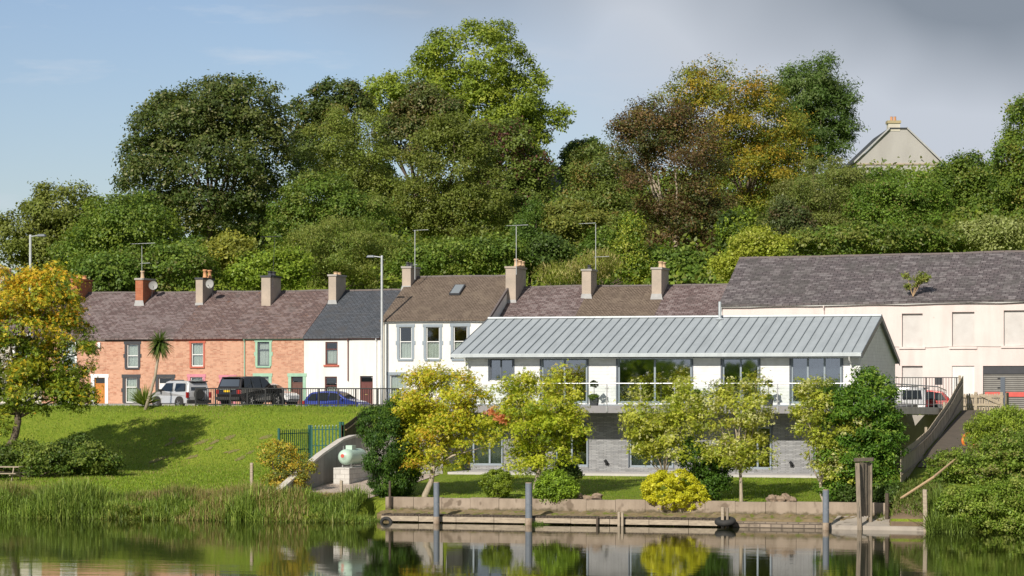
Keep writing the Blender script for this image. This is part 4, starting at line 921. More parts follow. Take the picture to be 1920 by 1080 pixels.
def stake(px, ytop, v, wd, label, mat='wood_grey', z0=-1, lean=0, name='wooden_post', group='wooden posts at the water'):
    u = U(px, v); z1 = ZT(ytop, px, v); h = wd/2
    o = MB().hexa([(u-h, v-h, z0), (u+h, v-h, z0), (u+h, v+h, z0), (u-h, v+h, z0)], [(u-h+lean, v-h, z1), (u+h+lean, v-h, z1-.03), (u+h+lean, v+h, z1), (u-h+lean, v+h, z1+.02)]).build(name, M[mat], org=(u, v, 0))
    bevel(o, .012, 1); return tag(o, label, 'post', group)
stake(1160.5, 960, 104.5, .10, 'left one of a pair of short posts at the boardwalk edge', 'wood_pale')
stake(1167, 961, 104.5, .10, 'right one of a pair of short posts at the boardwalk edge', 'wood_pale')
stake(1120, 968, 104.55, .09, 'small low post left of the paired posts on the boardwalk', 'wood_dark')
stake(1355, 951, 104.45, .12, 'left short post standing inside the old tyre', 'wood_pale'); stake(1364, 952, 104.45, .10, 'right short post standing inside the old tyre', 'wood_grey')
stake(1737, 918, 104.1, .16, 'weathered split post in the water right of the slipway', 'wood_pale', lean=-.06)
stake(472, 868, 109, .13, 'tall thin wooden post on the lawn left of the orange shrub', 'wood_pale', z0=.3)
stake(640, 901, 107, .12, 'short wooden post in the reeds before the gas tank', 'wood_pale', z0=.2)
stake(468, 922, 107.3, .30, 'stubby concrete block post in the reeds', 'concrete', z0=.2)
stake(731, 902, 106.4, .09, 'thin dark post beside the dark conifer at the boardwalk end', 'wood_dark', z0=.5)
u = U(1360, 104.45); ty = MB().torus((u, 104.45, .26), .31, .13, 'z').build('tyre', M['rubber'], org=(u, 104.45, .2), smooth=True); ty.rotation_euler = (math.radians(12), 0, 0); tag(ty, 'old black tyre fender ringed round the end posts of the boardwalk', 'tyre')
u = U(724, 104.6); ty = MB().torus((u, 104.6, -.05), .22, .075, 'y').build('tyre', M['rubber'], org=(u, 104.6, .05), smooth=True); tag(ty, 'half sunk tyre at the left end of the boardwalk by the reeds', 'tyre')
# tall gate posts at slipway
gp_ = thing('slipway_gate', 'tall weathered timber gate frame with hanging boards standing at the water', 'gate', (U(1618, 104.4), 104.4, .1))
for k, (px, yb, v, wd, yt) in enumerate(((1608, 985, 104.35, .17, 868), (1632, 970, 105.3, .15, 868))):
    u = U(px, v); z1 = ZT(yt, px, v); MB().hexa([(u-wd/2+.10*(k == 0), v-.08, -.4), (u+wd/2+.10*(k == 0), v-.08, -.4), (u+wd/2+.1*(k == 0), v+.08, -.4), (u-wd/2+.1*(k == 0), v+.08, -.4)], [(u-wd/2, v-.08, z1), (u+wd/2, v-.08, z1), (u+wd/2, v+.08, z1), (u-wd/2, v+.08, z1)]).build('gate_post', M['wood_grey'], gp_)
ua, ub = U(1602, 104.4), U(1636, 105.3); MB().hexa([(ua, 104.25, 2.72), (ub+.05, 105.2, 2.72), (ub+.05, 105.4, 2.72), (ua, 104.45, 2.72)], [(ua, 104.25, 2.86), (ub+.05, 105.2, 2.86), (ub+.05, 105.4, 2.86), (ua, 104.45, 2.86)]).build('top_beam', M['wood_grey'], gp_)
for k, (px, px2) in enumerate(((1612, 1618), (1619, 1624), (1625, 1631))):
    va = 104.5+k*.27; a = U(px, va); b_ = U(px2, va); MB().hexa([(a, va, .55), (b_, va+.2, .5), (b_, va+.24, .5), (a, va+.04, .55)], [(a, va, 2.68), (b_, va+.2, 2.68), (b_, va+.24, 2.68), (a, va+.04, 2.68)]).build('board', M['wood_grey'], gp_)
# concrete ramp retaining wall: runs back along UWALL then turns
rw = thing('ramp_retaining_wall', 'smooth grey concrete wall with pale coping curving behind the gas tank', 'wall', (UWALL, 112, 1.2))
path = [(UWALL, 106.2, .95), (UWALL, 109, 1.75), (UWALL, 112, 2.55), (UWALL, 114.8, 3.15), (UWALL+.08, 116.1, 3.3), (UWALL+.35, 117.0, 3.33), (UWALL+.9, 117.35, 3.33), (UB0-.3, 117.35, 3.33)]
mb = MB(); cb = MB(); 
def off(i):
    a = Vector(path[max(0, i-1)][:2]); b__ = Vector(path[min(len(path)-1, i+1)][:2]); d = (b__-a).normalized(); return Vector((-d.y, d.x))
for i in range(len(path)-1):
    p, q = path[i], path[i+1]; o0, o1_ = off(i)*.22, off(i+1)*.22
    mb.hexa([(p[0], p[1], .3), (q[0], q[1], .3), (q[0]+o1_.x, q[1]+o1_.y, .3), (p[0]+o0.x, p[1]+o0.y, .3)], [(p[0], p[1], p[2]), (q[0], q[1], q[2]), (q[0]+o1_.x, q[1]+o1_.y, q[2]), (p[0]+o0.x, p[1]+o0.y, p[2])])
    k = 1.25; e = .045
    f0, f1 = off(i).normalized()*e, off(i+1).normalized()*e
    cb.hexa([(p[0]-f0.x, p[1]-f0.y, p[2]+.002), (q[0]-f1.x, q[1]-f1.y, q[2]+.002), (q[0]+o1_.x*k, q[1]+o1_.y*k, q[2]+.002), (p[0]+o0.x*k, p[1]+o0.y*k, p[2]+.002)], [(p[0]-f0.x, p[1]-f0.y, p[2]+.11), (q[0]-f1.x, q[1]-f1.y, q[2]+.11), (q[0]+o1_.x*k, q[1]+o1_.y*k, q[2]+.11), (p[0]+o0.x*k, p[1]+o0.y*k, p[2]+.11)])
mb.build('wall_body', M['concrete_grey'], rw); cb.build('coping', M['coping'], rw)
MB().box(UB0-.42, UB0-.18, 117.58, 121.0, .3, 3.33).build('return_wall', M['concrete_grey'], rw)
# gas tank on plinth
pa, pb = U(625, 112.2), U(655, 112.2); pz = ZT(877, 640, 112.2)
pl = MB().box(pa, pb, 112.2, 115.6, 1.0, pz).build('tank_plinth', M['blockwork'], org=((pa+pb)/2, 113.5, 1.2)); tag(pl, 'pale concrete block plinth carrying the gas tank', 'plinth'); bevel(pl, .015)
tcx = (pa+pb)/2+.02; tr = .36; tcz = pz+.11+tr; ty0 = 112.45
tk = thing('gas_tank', 'pale green horizontal gas tank on the concrete plinth by the grey wall', 'gas tank', (tcx, 113.4, pz))
prof = [(.0, 0), (tr*.5, .03), (tr*.8, .1), (tr*.95, .2), (tr, .32), (tr, 2.1), (tr*.95, 2.22), (tr*.8, 2.32), (tr*.5, 2.39), (0.0, 2.42)]
MB().lathe((tcx, ty0, tcz), prof, 28, 'y').build('tank_body', M['tank_green'], tk, smooth=True)
MB().box(tcx-.15, tcx+.15, ty0+.7, ty0+1.25, tcz+tr-.05, tcz+tr+.16).build('valve_hood', M['tank_green'], tk)
MB().tube([(tcx-.1, ty0+.25, tcz+tr-.08), (tcx-.1, ty0+.25, tcz+tr+.14)], .02, 6).build('relief_pipe', M['steel'], tk)
mb = MB(); mb.lathe((tcx-.06, ty0+.005, tcz+.06), [(.0, -.012), (.085, -.01), (.085, .05), (0, .05)], 16, 'y'); mb.build('emblem', M['red_mark'], tk)
for dy in (.45, 1.95):
    for dx in (-.2, .2): MB().box(tcx+dx-.025, tcx+dx+.025, ty0+dy-.04, ty0+dy+.04, pz, tcz-tr*.75).build('leg', M['steel'], tk)
# green palisade fence above the wall
def palisade():
    t_ = thing('palisade_fence', 'dark green steel palisade fence stepping up the grass bank above the grey wall', 'fence', (UWALL-1, 118, 2.8))
    segs = [((523, 803, 862), (577, 803, 850), 116.0, 119.6), ((582, 796, 845), (641, 796, 834), 119.6, 120.0)]
    seg_pts = [(W(523, 805, 117.3), W(581, 803, 119.7)), (W(582, 797, 119.7), W(640, 796, 119.9))]
    for (A, B__) in seg_pts:
        A = Vector(A); B__ = Vector(B__); n = int((B__-A).length/.165); mb = MB(); d = (B__-A).normalized(); s = Vector((-d.y, d.x, 0))*.012
        hh = 1.25
        for i in range(n):
            p = A.lerp(B__, (i+.5)/n); w2 = d*.032; z1 = p.z; z0 = min(z1-hh, H(p.x, p.y)+.05)
            mb.hexa([tuple(p-w2-s+Vector((0, 0, z0-z1))), tuple(p+w2-s+Vector((0, 0, z0-z1))), tuple(p+w2+s+Vector((0, 0, z0-z1))), tuple(p-w2+s+Vector((0, 0, z0-z1)))], [tuple(p-w2-s-Vector((0, 0, .07))), tuple(p+w2-s-Vector((0, 0, .07))), tuple(p+w2*.2+s), tuple(p-w2*.2+s)])
        for zz_ in (-.22, -1.0):
            a = A+Vector((0, .03, zz_)); b2 = B__+Vector((0, .03, zz_)); mb.tube([a, b2], .025, 6)
        mb.build('fence_panel', M['green_metal'], t_)
    for px, yt, v in ((523, 803, 117.3), (580, 797, 119.7), (584, 797, 119.75), (638, 791, 119.9), (643, 791, 119.95)):
        p = W(px, yt, v); MB().box(p[0]-.05, p[0]+.05, p[1]-.05, p[1]+.05, min(p[2]-1.5, H(p[0], p[1])-.1), p[2]).build('fence_post', M['green_metal'], t_)
palisade()
def board_fence(name, label, A, B__, topA, topB, hA, hB, mat, gw=.12, sag=None, facing=0.0, rail=True, group=None, follow=False):
    t_ = thing(name, label, 'fence', (A[0], A[1], H(A[0], A[1])), group); A = Vector((A[0], A[1], 0)); B__ = Vector((B__[0], B__[1], 0)); L = (B__-A).length; n = int(L/gw); d = (B__-A).normalized(); s = Vector((-d.y, d.x, 0))
    mb = MB(); rng = random.Random(int(L*10))
    tops = []
    for i in range(n):
        t = (i+.5)/n; p = A.lerp(B__, t); tz = topA+(topB-topA)*t
        if sag: tz = float(np.interp(t, [q[0] for q in sag], [q[1] for q in sag]))
        z0 = min(tz-.5, H(p.x, p.y)-.05) if follow else tz-(hA+(hB-hA)*t)
        w2 = d*(gw/2-.008); th = s*.012; tz += rng.uniform(-.012, .012); o_ = s*rng.uniform(-.006, .006); tops.append((p, tz))
        mb.hexa([tuple(p-w2-th+o_+Vector((0, 0, z0))), tuple(p+w2-th+o_+Vector((0, 0, z0))), tuple(p+w2+th+o_+Vector((0, 0, z0))), tuple(p-w2+th+o_+Vector((0, 0, z0)))], [tuple(p-w2-th+o_+Vector((0, 0, tz))), tuple(p+w2-th+o_+Vector((0, 0, tz))), tuple(p+w2+th+o_+Vector((0, 0, tz))), tuple(p-w2+th+o_+Vector((0, 0, tz)))])
    mb.build('fence_boards', mat, t_)
    if rail:
        mr = MB()
        for dz in (-.25, -.95):
            mr.tube([tuple(p-s*.05*(1 if rail > 0 else -1)+Vector((0, 0, tz+dz))) for p, tz in tops[::6]], .035, 4)
        mr.build('fence_rail', M['wood_new'] if rail == 2 else M['wood_grey'], t_)
    return t_, tops
# timber fence left behind the wall
p1_ = W(646, 797, 120.0); p2_ = W(700, 757, 127.0)
t_, _ = board_fence('timber_fence', 'dark brown timber fence climbing the bank beside the green palisade', (p1_[0], p1_[1]), (p2_[0], p2_[1]), p1_[2], p2_[2], 1.6, 1.2, M['wood_dark'], .13, rail=2)
MB().box(p1_[0]-.12, p1_[0]-.02, p1_[1]-.1, p1_[1], 2.4, p1_[2]+.0).build('fence_post', M['wood_new'], t_)
# timber fence right running back to the street
sg = []
for px, yt in ((1690, 845), (1700, 838), (1715, 828), (1740, 806), (1760, 778), (1780, 750), (1795, 722), (1805, 705)):
    r_ = (px-960)/F; Zq = UFEN/(r_*CT-ST); vq = Zq*(r_*ST+CT); sg.append(((vq-107.8)/(130.2-107.8), CAMZ+(719-yt)/F*Zq))
t_, tops = board_fence('timber_fence', 'long grey timber board fence dropping from the street down to the water beside the path', (UFEN, 107.8), (UFEN, 130.2), 0, 0, 1.6, 1.6, M['fence_wood'], .125, sag=sg, rail=1, follow=True)
for k in (.4, .7, .98):
    p, tz = tops[int(k*(len(tops)-1))]; MB().box(p.x-.16, p.x-.05, p.y-.05, p.y+.06, tz-1.5, tz+.1).build('fence_post', M['wood_pale'], t_)
# low pale timber gate and fence across the path top
A = W(1806, 738, 131.0); B__ = W(1882, 738, 131.0); zt = A[2]
gt = thing('picket_gate', 'low weathered timber gate with a diagonal brace across the top of the path', 'gate', (A[0], A[1], 4.5))
mb = MB(); n = 16
for i in range(n):
    u = A[0]+(B__[0]-A[0])*(i+.5)/n; mb.box(u-.045, u+.045, 131.0, 131.02, 4.42, zt+random.uniform(-.02, .02))
mb.build('pickets', M['wood_pale'], gt)
MB().box(A[0], B__[0], 130.93, 130.995, zt-.2, zt-.08).box(A[0], B__[0], 130.93, 130.995, 4.72, 4.84).build('rail', M['wood_pale'], gt)
MB().hexa([(A[0]+.8, 130.88, zt-.1), (A[0]+.9, 130.88, zt-.0), (A[0]+.9, 130.925, zt-.0), (A[0]+.8, 130.925, zt-.1)], [(B__[0]-.2, 130.88, 4.78), (B__[0]-.1, 130.88, 4.9), (B__[0]-.1, 130.925, 4.9), (B__[0]-.2, 130.925, 4.78)]).build('brace', M['wood_pale'], gt)
for u in (A[0]+.62, B__[0]-.1): MB().box(u-.07, u+.07, 130.9, 131.06, 4.3, zt+.08).build('gate_post', M['wood_pale'], gt)
MB().box(B__[0]+.1, B__[0]+.16, 130.7, 131.9, 4.5, zt+.05).build('open_leaf', M['wood_grey'], gt)
MB().box(U(1795, 131.3), U(1990, 131.3), 131.2, 131.55, 4.1, 4.62).build('kerb', M['concrete'], kind='structure')
# black bar railing by the pink building
def railing(name, label, A, B__, ztop, h, bar, postpx, mat, mt=.02, gr=None, cat='railing', plist=None):
    A = Vector(A); B__ = Vector(B__); t_ = thing(name, label, cat, tuple(A), gr); n = int((B__-A).length/bar); mb = MB(); d = (B__-A).normalized()
    for i in range(n+1):
        p = A.lerp(B__, i/n); mb.tube([(p.x, p.y, ztop-h+.1), (p.x, p.y, ztop)], mt*.55, 4)
    mb.build('bars', mat, t_)
    r_ = MB()
    for z in (ztop, ztop-h+.12): r_.tube([(A.x, A.y, z), (B__.x, B__.y, z)], mt*1.1, 6)
    r_.build('rail', mat, t_)
    for u in plist: 
        k = (u-A.x)/(B__.x-A.x); p = A.lerp(B__, k); MB().box(p.x-mt*1.15, p.x+mt*1.15, p.y-mt*1.15, p.y+mt*1.15, ztop-h-.15, ztop+.03).build('railing_post', mat, t_)
    return t_
zf_ = ZT(728.5, 550, 134.6)
railing('black_railing', 'long low black metal railing along the top of the grass bank', (U(367, 134.6), 134.6, 4.5), (U(748, 134.6), 134.6, 4.5), zf_, 1.0, .13, 0, M['black_paint'], .032, plist=[U(p, 134.6) for p in (367, 404, 432, 464, 498, 531, 565, 598, 634, 667, 708, 746)])
zt = ZT(708, 1730, 140); railing('black_railing', 'black vertical bar railing in front of the pink building', (U(1670, 140), 140, 4.5), (U(1800, 140), 140, 4.5), zt, 1.55, .145, 0, M['black_paint'], .022, plist=[U(p, 140) for p in (1672, 1736, 1793)])
# barrier with red stripe & steel post before the shutter
gb = thing('steel_gate', 'dark steel barrier gate with a red stripe in front of the roller shutter', 'gate', (U(1880, 146), 146, 4.5))
u = U(1880, 146); MB().box(u-.12, u+.12, 146, 146.2, 4.4, ZT(707, 1880, 146)).build('gate_post', M['grey_frame'], gb)
for z in (ZT(710, 1880, 146), ZT(727, 1880, 146), ZT(752, 1880, 146)): MB().box(u-.28, u-.12, 146.02, 146.12, z-.05, z+.05).build('hinge', M['black_paint'], gb)
MB().box(U(1846, 146), U(1990, 146), 146.21, 146.24, ZT(744, 1880, 146), ZT(735, 1880, 146)).build('red_panel', M['red_stripe'], gb)
MB().box(U(1846, 146), U(1990, 146), 146.25, 146.28, 4.45, ZT(744, 1880, 146)-.004).build('lower_panel', M['shutter'], gb)
# ================================================================ STREET LAMPS
def lamp(px, ytop, v, side, label, py=None):
    u = U(px, v); z1 = ZT(ytop, px, v); t_ = thing('street_lamp', label, 'street lamp', (u, v, 4.5), 'street lamps')
    MB().tube([(u, v, 4.3), (u, v, 5.7), (u, v, 5.75), (u, v, z1-.1), (u, v, z1)], [.10, .10, .085, .075, .07], 12).build('pole', M['galv'], t_, smooth=True)
    MB().tube([(u, v, z1-.12), (u+side*.5, v-.05, z1-.05), (u+side*.75, v-.05, z1-.02)], .03, 8).build('arm', M['galv'], t_)
    h = MB(); a, b_ = sorted((u+side*.45, u+side*1.0)); h.hexa([(a, v-.18, z1-.12), (b_, v-.18, z1-.12), (b_, v+.08, z1-.12), (a, v+.08, z1-.12)], [(a+.08, v-.14, z1+.02), (b_-.08, v-.14, z1+.02), (b_-.08, v+.04, z1+.02), (a+.08, v+.04, z1+.02)]); o = h.build('lamp_head', M['grey_frame'], t_); bevel(o, .02)
lamp(716, 479, 157.3, -1, 'grey street lamp in front of the tall white house')
lamp(57, 440, 136.2, 1, 'grey street lamp rising behind the orange and yellow tree')
# ================================================================ AERIALS AND DISHES
def aerial(px, ytop, ybot, v, label, booms, mat='galv', lean=0, r=.02):
    p = W(px, ybot, v); z1 = ZT(ytop, px, v); t_ = thing('tv_aerial', label, 'aerial', p, 'aerials on the chimneys')
    MB().tube([p, (p[0]+lean, p[1], z1)], r, 6).build('mast', M[mat], t_)
    for (y, xa, xb, nel) in booms:
        z = ZT(y, px, v); a, b_ = U(xa, v), U(xb, v); mb = MB(); mb.tube([(a, v, z), (b_, v, z+.04)], .014, 5)
        for i in range(nel):
            x = a+(b_-a)*i/max(1, nel-1); mb.tube([(x, v-.22, z), (x, v+.22, z)], .008, 4)
        mb.build('boom', M[mat], t_)
aerial(266, 461, 524, 162.1, 'thin aerial mast on the red brick chimney', [(457, 247, 290, 8), (494, 263, 281, 6)], r=.018)
aerial(511, 446, 540, 162.1, 'dark leaning aerial on the wide tan chimney right of the dishes', [(444, 490, 528, 8)], 'charcoal', lean=.15, r=.014)
aerial(778, 432, 524, 162.3, 'tall white aerial mast on the tall white house chimney', [(432, 776, 803, 6), (497, 774, 782, 4)], r=.026)
aerial(968, 424, 515, 161.8, 'tall aerial with a wide top boom on the big chimney stack', [(423, 950, 990, 9)], r=.024)
aerial(1117, 420, 520, 164.5, 'aerial with side booms behind the small capped chimney', [(419, 1086, 1117, 8), (482, 1114, 1142, 8)], r=.022)
def dish(px, py, r_px, v, yaw, label):
    c = W(px, py, v); R = r_px*v/F; t_ = thing('satellite_dish', label, 'satellite dish', c, 'satellite dishes', rotz=yaw, local=True)
    n = 8; prof = [(R*i/n, .22*R*(1-(i/n)**2)) for i in range(n+1)]+[(R, -.03*R)]+[(R*i/n, .22*R*(1-(i/n)**2)+.015) for i in range(n, -1, -1)]
    o = MB().lathe((0, 0, 0), prof, 24, 'y').build('dish', M['dish'], t_, smooth=True)
    MB().tube([(0, .1, -R*.9), (0, -R*.7, -R*.4)], .012, 5).tube([(0, -R*.75, -R*.45), (0, -R*.6, -R*.3)], .03, 8).build('receiver', M['charcoal'], t_)
    MB().tube([(0, .2*R, 0), (0, .45, -.1), (-.05, .5, -.9)], .02, 6).build('bracket', M['charcoal'], t_)
dish(287, 535, 9.2, 162.8, .5, 'darker satellite dish right of the red brick chimney')
dish(393, 532, 9.2, 162.0, -.1, 'pale satellite dish right of the chimney with twin terracotta pots')
# ================================================================ VEHICLES (built pointing along +x)
def outline_body(top, bottom, hw, belt, tumble, inset=.05):
    """side outline lofted over the width with tumblehome above the belt line"""
    ring = top+bottom[::-1]; n = len(ring); mb = MB()
    cx = sum(p[0] for p in ring)/n; cz = sum(p[1] for p in ring)/n
    x0 = min(p[0] for p in ring); x1 = max(p[0] for p in ring)
    def half(x, z):
        w_ = hw-max(0, z-belt)*tumble; e = min(x-x0, x1-x)
        return w_-max(0, .35-e)*.35-max(0, .35-z)*.12
    def shrink(p, k): 
        return (p[0]+(cx-p[0])*k*.6, p[1]+(cz-p[1])*k)
    rows = []
    for sgn, ki, dy in ((-1, .07, 0), (-1, .02, .04), (-1, 0, .10), (1, 0, .10), (1, .02, .04), (1, .07, 0)):
        rows.append([(shrink(p, ki)[0], sgn*(half(*p)-dy), shrink(p, ki)[1]) for p in ring])
    mb.v = [q for r_ in rows for q in r_]
    for j in range(len(rows)-1):
        for i in range(n):
            a = j*n+i; b_ = j*n+(i+1) % n; mb.f.append((a, b_, b_+n, a+n))
    mb.f.append(tuple(range(n))[::-1]); mb.f.append(tuple((len(rows)-1)*n+i for i in range(n)))
    return mb, half
def car(name, label, px, v, heading, spec, group='cars parked on the street', z=4.43):
    loc = (U(px, v), v, z); t_ = thing(name, label, 'car', loc, group, rotz=heading, local=True)
    top, bot, hw, belt, tm = spec['top'], spec['bot'], spec['hw'], spec['belt'], spec['tumble']
    mb, half = outline_body(top, bot, hw, belt, tm); mb.build('body', M[spec['paint']], t_, smooth=False)
    def side_poly(nm, pts, mat, off=.012, parent=t_):
        for s in (-1, 1):
            m2 = MB(); q = [(x, s*(half(x, zz_)+off), zz_) for x, zz_ in pts]; 
            if s > 0: q = q[::-1]
            m2.quad(*q); qi = [(a, b_-s*.03, c) for a, b_, c in q]; m2.quad(*qi[::-1])
            for i in range(len(q)): m2.quad(q[i], qi[i], qi[(i+1) % len(q)], q[(i+1) % len(q)])
            m2.build(nm, mat, parent)
    for w_ in spec['side_windows']: side_poly('side_window', w_, M['glass_car'])
    for nm, (xa, za, xb, zb), ins in spec['screens']:
        m2 = MB(); ha, hb = half(xa, za)-ins, half(xb, zb)-ins; nx, nz = (zb-za), -(xb-xa); l = math.hypot(nx, nz); nx, nz = nx/l*.015, nz/l*.015
        if nm == 'windscreen' and nx < 0 or nm == 'rear_window' and nx > 0: nx, nz = -nx, -nz
        if nz < 0 and abs(nz) > abs(nx): nx, nz = -nx, -nz
        m2.hexa([(xa, -ha, za), (xa, ha, za), (xb, hb, zb), (xb, -hb, zb)], [(xa+nx, -ha, za+nz), (xa+nx, ha, za+nz), (xb+nx, hb, zb+nz), (xb+nx, -hb, zb+nz)]); m2.build(nm, M['glass_car'], t_)
    R = spec['wr']
    for x in spec['axles']:
        for s in (-1, 1):
            y = s*(hw-.10); MB().lathe((x, s*(hw-.09), R+.02), [(0, -s*.05), (R+.085, -s*.05), (R+.085, s*.098), (0, s*.098)][::1], 24, 'y').build('wheel_arch', M['rubber'], t_)
            w2 = MB().lathe((x, y, R), [(R*.6, -.02*s), (R*.97, -.02*s), (R, .02*s), (R, .1*s), (R*.95, .135*s), (R*.62, .14*s)], 24, 'y').build('wheel', M['rubber'], t_, smooth=False)
            rm = MB().lathe((x, y, R), [(0, .10*s), (R*.62, .10*s), (R*.62, .125*s), (R*.55, .128*s)], 20, 'y')
            for k in range(5):
                a = k*2*math.pi/5; dx, dz = math.cos(a), math.sin(a); px_, pz_ = -dz*.03, dx*.03; yo = y+.145*s
                rm.hexa([(x+px_, yo-.03*s, R+pz_), (x-px_, yo-.03*s, R-pz_), (x-px_+dx*R*.6, yo-.03*s, R-pz_+dz*R*.6), (x+px_+dx*R*.6, yo-.03*s, R+pz_+dz*R*.6)], [(x+px_, yo, R+pz_), (x-px_, yo, R-pz_), (x-px_+dx*R*.6, yo, R-pz_+dz*R*.6), (x+px_+dx*R*.6, yo, R+pz_+dz*R*.6)])
            rm.build('rim', M['alloy'], w2)
    for nm, mat, (x0, x1, y0, y1, z0, z1), mir in spec['boxes']:
        for s in ((-1, 1) if mir else (1,)):
            a, b_ = sorted((y0*s, y1*s)); o = MB().box(x0, x1, a, b_, z0, z1).build(nm, M[mat], t_); bevel(o, .015)
    return t_
SUV = dict(paint='car_black', hw=.96, belt=1.08, tumble=.30, wr=.38, axles=(-1.32, 1.42),
  top=[(-2.36, .55), (-2.40, .75), (-2.36, 1.02), (-2.28, 1.12), (-2.02, 1.66), (-1.92, 1.76), (-1.3, 1.83), (0.1, 1.84), (.45, 1.78), (1.12, 1.16), (1.3, 1.12), (2.0, 1.07), (2.28, .98), (2.36, .8), (2.36, .5)],
  bot=[(-2.25, .36), (-1.8, .32), (1.8, .32), (2.2, .36)],
  side_windows=[[(-2.0, 1.16), (-1.2, 1.14), (-1.2, 1.68), (-1.84, 1.66)], [(-1.12, 1.14), (-.22, 1.14), (-.22, 1.70), (-1.12, 1.68)], [(-.14, 1.14), (.95, 1.16), (.36, 1.68), (-.14, 1.70)]],
  screens=[('rear_window', (-2.24, 1.16, -2.04, 1.64), .16), ('windscreen', (1.08, 1.19, .5, 1.73), .1)],
  boxes=[('tail_light', 'tail_red', (-2.40, -2.26, .66, .92, .78, 1.02), True), ('number_plate', 'plate_yellow', (-2.435, -2.41, -.27, .27, .88, 1.0), False), ('chrome_strip', 'steel', (-2.42, -2.40, -.62, .62, 1.03, 1.10), False),
         ('bumper', 'rubber', (-2.46, -2.3, -.86, .86, .42, .60), False), ('headlight', 'lens', (2.2, 2.36, .55, .85, .78, .94), True), ('door_mirror', 'car_black', (.78, .95, .95, 1.14, 1.12, 1.28), True), ('roof_spoiler', 'car_black', (-2.12, -1.9, -.6, .6, 1.74, 1.79), False),
         ('door_handle', 'steel', (-.05, .12, .955, .985, 1.0, 1.03), True)])
SUV2 = dict(paint='car_silver', hw=.92, belt=1.1, tumble=.24, wr=.36, axles=(-1.2, 1.3),
  top=[(-2.0, .5), (-2.06, .8), (-2.04, 1.1), (-1.98, 1.6), (-1.86, 1.74), (-1.2, 1.80), (.1, 1.79), (.42, 1.72), (1.0, 1.16), (1.2, 1.12), (1.85, 1.02), (2.1, .86), (2.14, .5)],
  bot=[(-1.9, .36), (1.95, .34)],
  side_windows=[[(-1.78, 1.18), (-.75, 1.14), (-.75, 1.62), (-1.72, 1.62)], [(-.42, 1.14), (.86, 1.16), (.34, 1.63), (-.42, 1.64)]],
  screens=[('rear_window', (-2.03, 1.18, -1.95, 1.6), .2), ('windscreen', (.96, 1.2, .46, 1.67), .1)],
  boxes=[('tail_light', 'tail_red', (-2.09, -1.98, .76, .93, .72, 1.08), True), ('bumper', 'rubber', (-2.16, -2.0, -.86, .86, .40, .6), False), ('headlight', 'lens', (2.0, 2.14, .5, .8, .72, .9), True), ('door_mirror', 'rubber', (.68, .84, .92, 1.1, 1.1, 1.26), True), ('roof_rail', 'charcoal', (-1.5, .0, .70, .74, 1.79, 1.84), True), ('roof_spoiler', 'charcoal', (-2.12, -1.85, -.62, .62, 1.70, 1.76), False)])
HATCH = dict(paint='car_blue', hw=.82, belt=.86, tumble=.32, wr=.28, axles=(-1.15, 1.25),
  top=[(-1.80, .5), (-1.85, .72), (-1.78, .9), (-1.45, 1.28), (-1.28, 1.36), (-.6, 1.42), (.1, 1.41), (.35, 1.34), (.98, .95), (1.15, .9), (1.6, .8), (1.84, .66), (1.88, .45)],
  bot=[(-1.7, .28), (1.7, .26)],
  side_windows=[[(-1.55, .92), (-.98, .90), (-.98, 1.3), (-1.3, 1.24)], [(-.92, .90), (-.24, .90), (-.24, 1.34), (-.92, 1.32)], [(-.17, .90), (.8, .93), (.26, 1.3), (-.17, 1.34)]],
  screens=[('rear_window', (-1.74, .95, -1.46, 1.26), .1), ('windscreen', (.93, .98, .4, 1.3), .08)],
  boxes=[('tail_light', 'tail_red', (-1.86, -1.72, .6, .76, .66, .86), True), ('headlight', 'lens', (1.62, 1.8, .45, .74, .58, .7), True), ('bumper', 'rubber', (-1.9, -1.75, -.74, .74, .36, .46), False), ('door_mirror', 'car_blue', (.6, .72, .8, .95, .92, 1.02), True), ('side_trim', 'rubber', (-.9, .95, .815, .832, .48, .54), True)])
sil = car('parked_car', 'silver off-road car with spare wheel on its tail beside the palm', 338, 151.0, math.radians(147), SUV2, z=4.22)
sw = MB().lathe((-2.1, 0.05, .95), [(0, -.16), (.28, -.16), (.34, -.12), (.35, .0), (0, .0)], 24, 'x').build('spare_wheel', M['rubber'], sil)
blk = car('parked_car', 'large black off-road car with yellow number plate behind the railing', 470, 148.0, math.radians(77), SUV)
car('parked_car', 'small blue hatchback with its side to the river behind the railing', 632, 143.5, math.radians(-4), HATCH, z=3.97)
W2 = dict(HATCH); W2['paint'] = 'car_white'; W2['boxes'] = [b_ if b_[1] != 'car_blue' else (b_[0], 'car_white', b_[2], b_[3]) for b_ in HATCH['boxes']]
car('parked_car', 'white hatchback mostly hidden behind the black off-road car', 503, 152.0, math.radians(-8), W2)
W3 = dict(W2); W3['paint'] = 'car_red'
car('parked_car', 'red hatchback behind the stair rail right of the riverside house', 1722, 146.0, math.radians(182), W3, z=4.05)
W4 = dict(SUV2); car('parked_car', 'silver car behind the stair rail left of the red hatchback', 1668, 143.6, math.radians(184), W4, z=3.85)
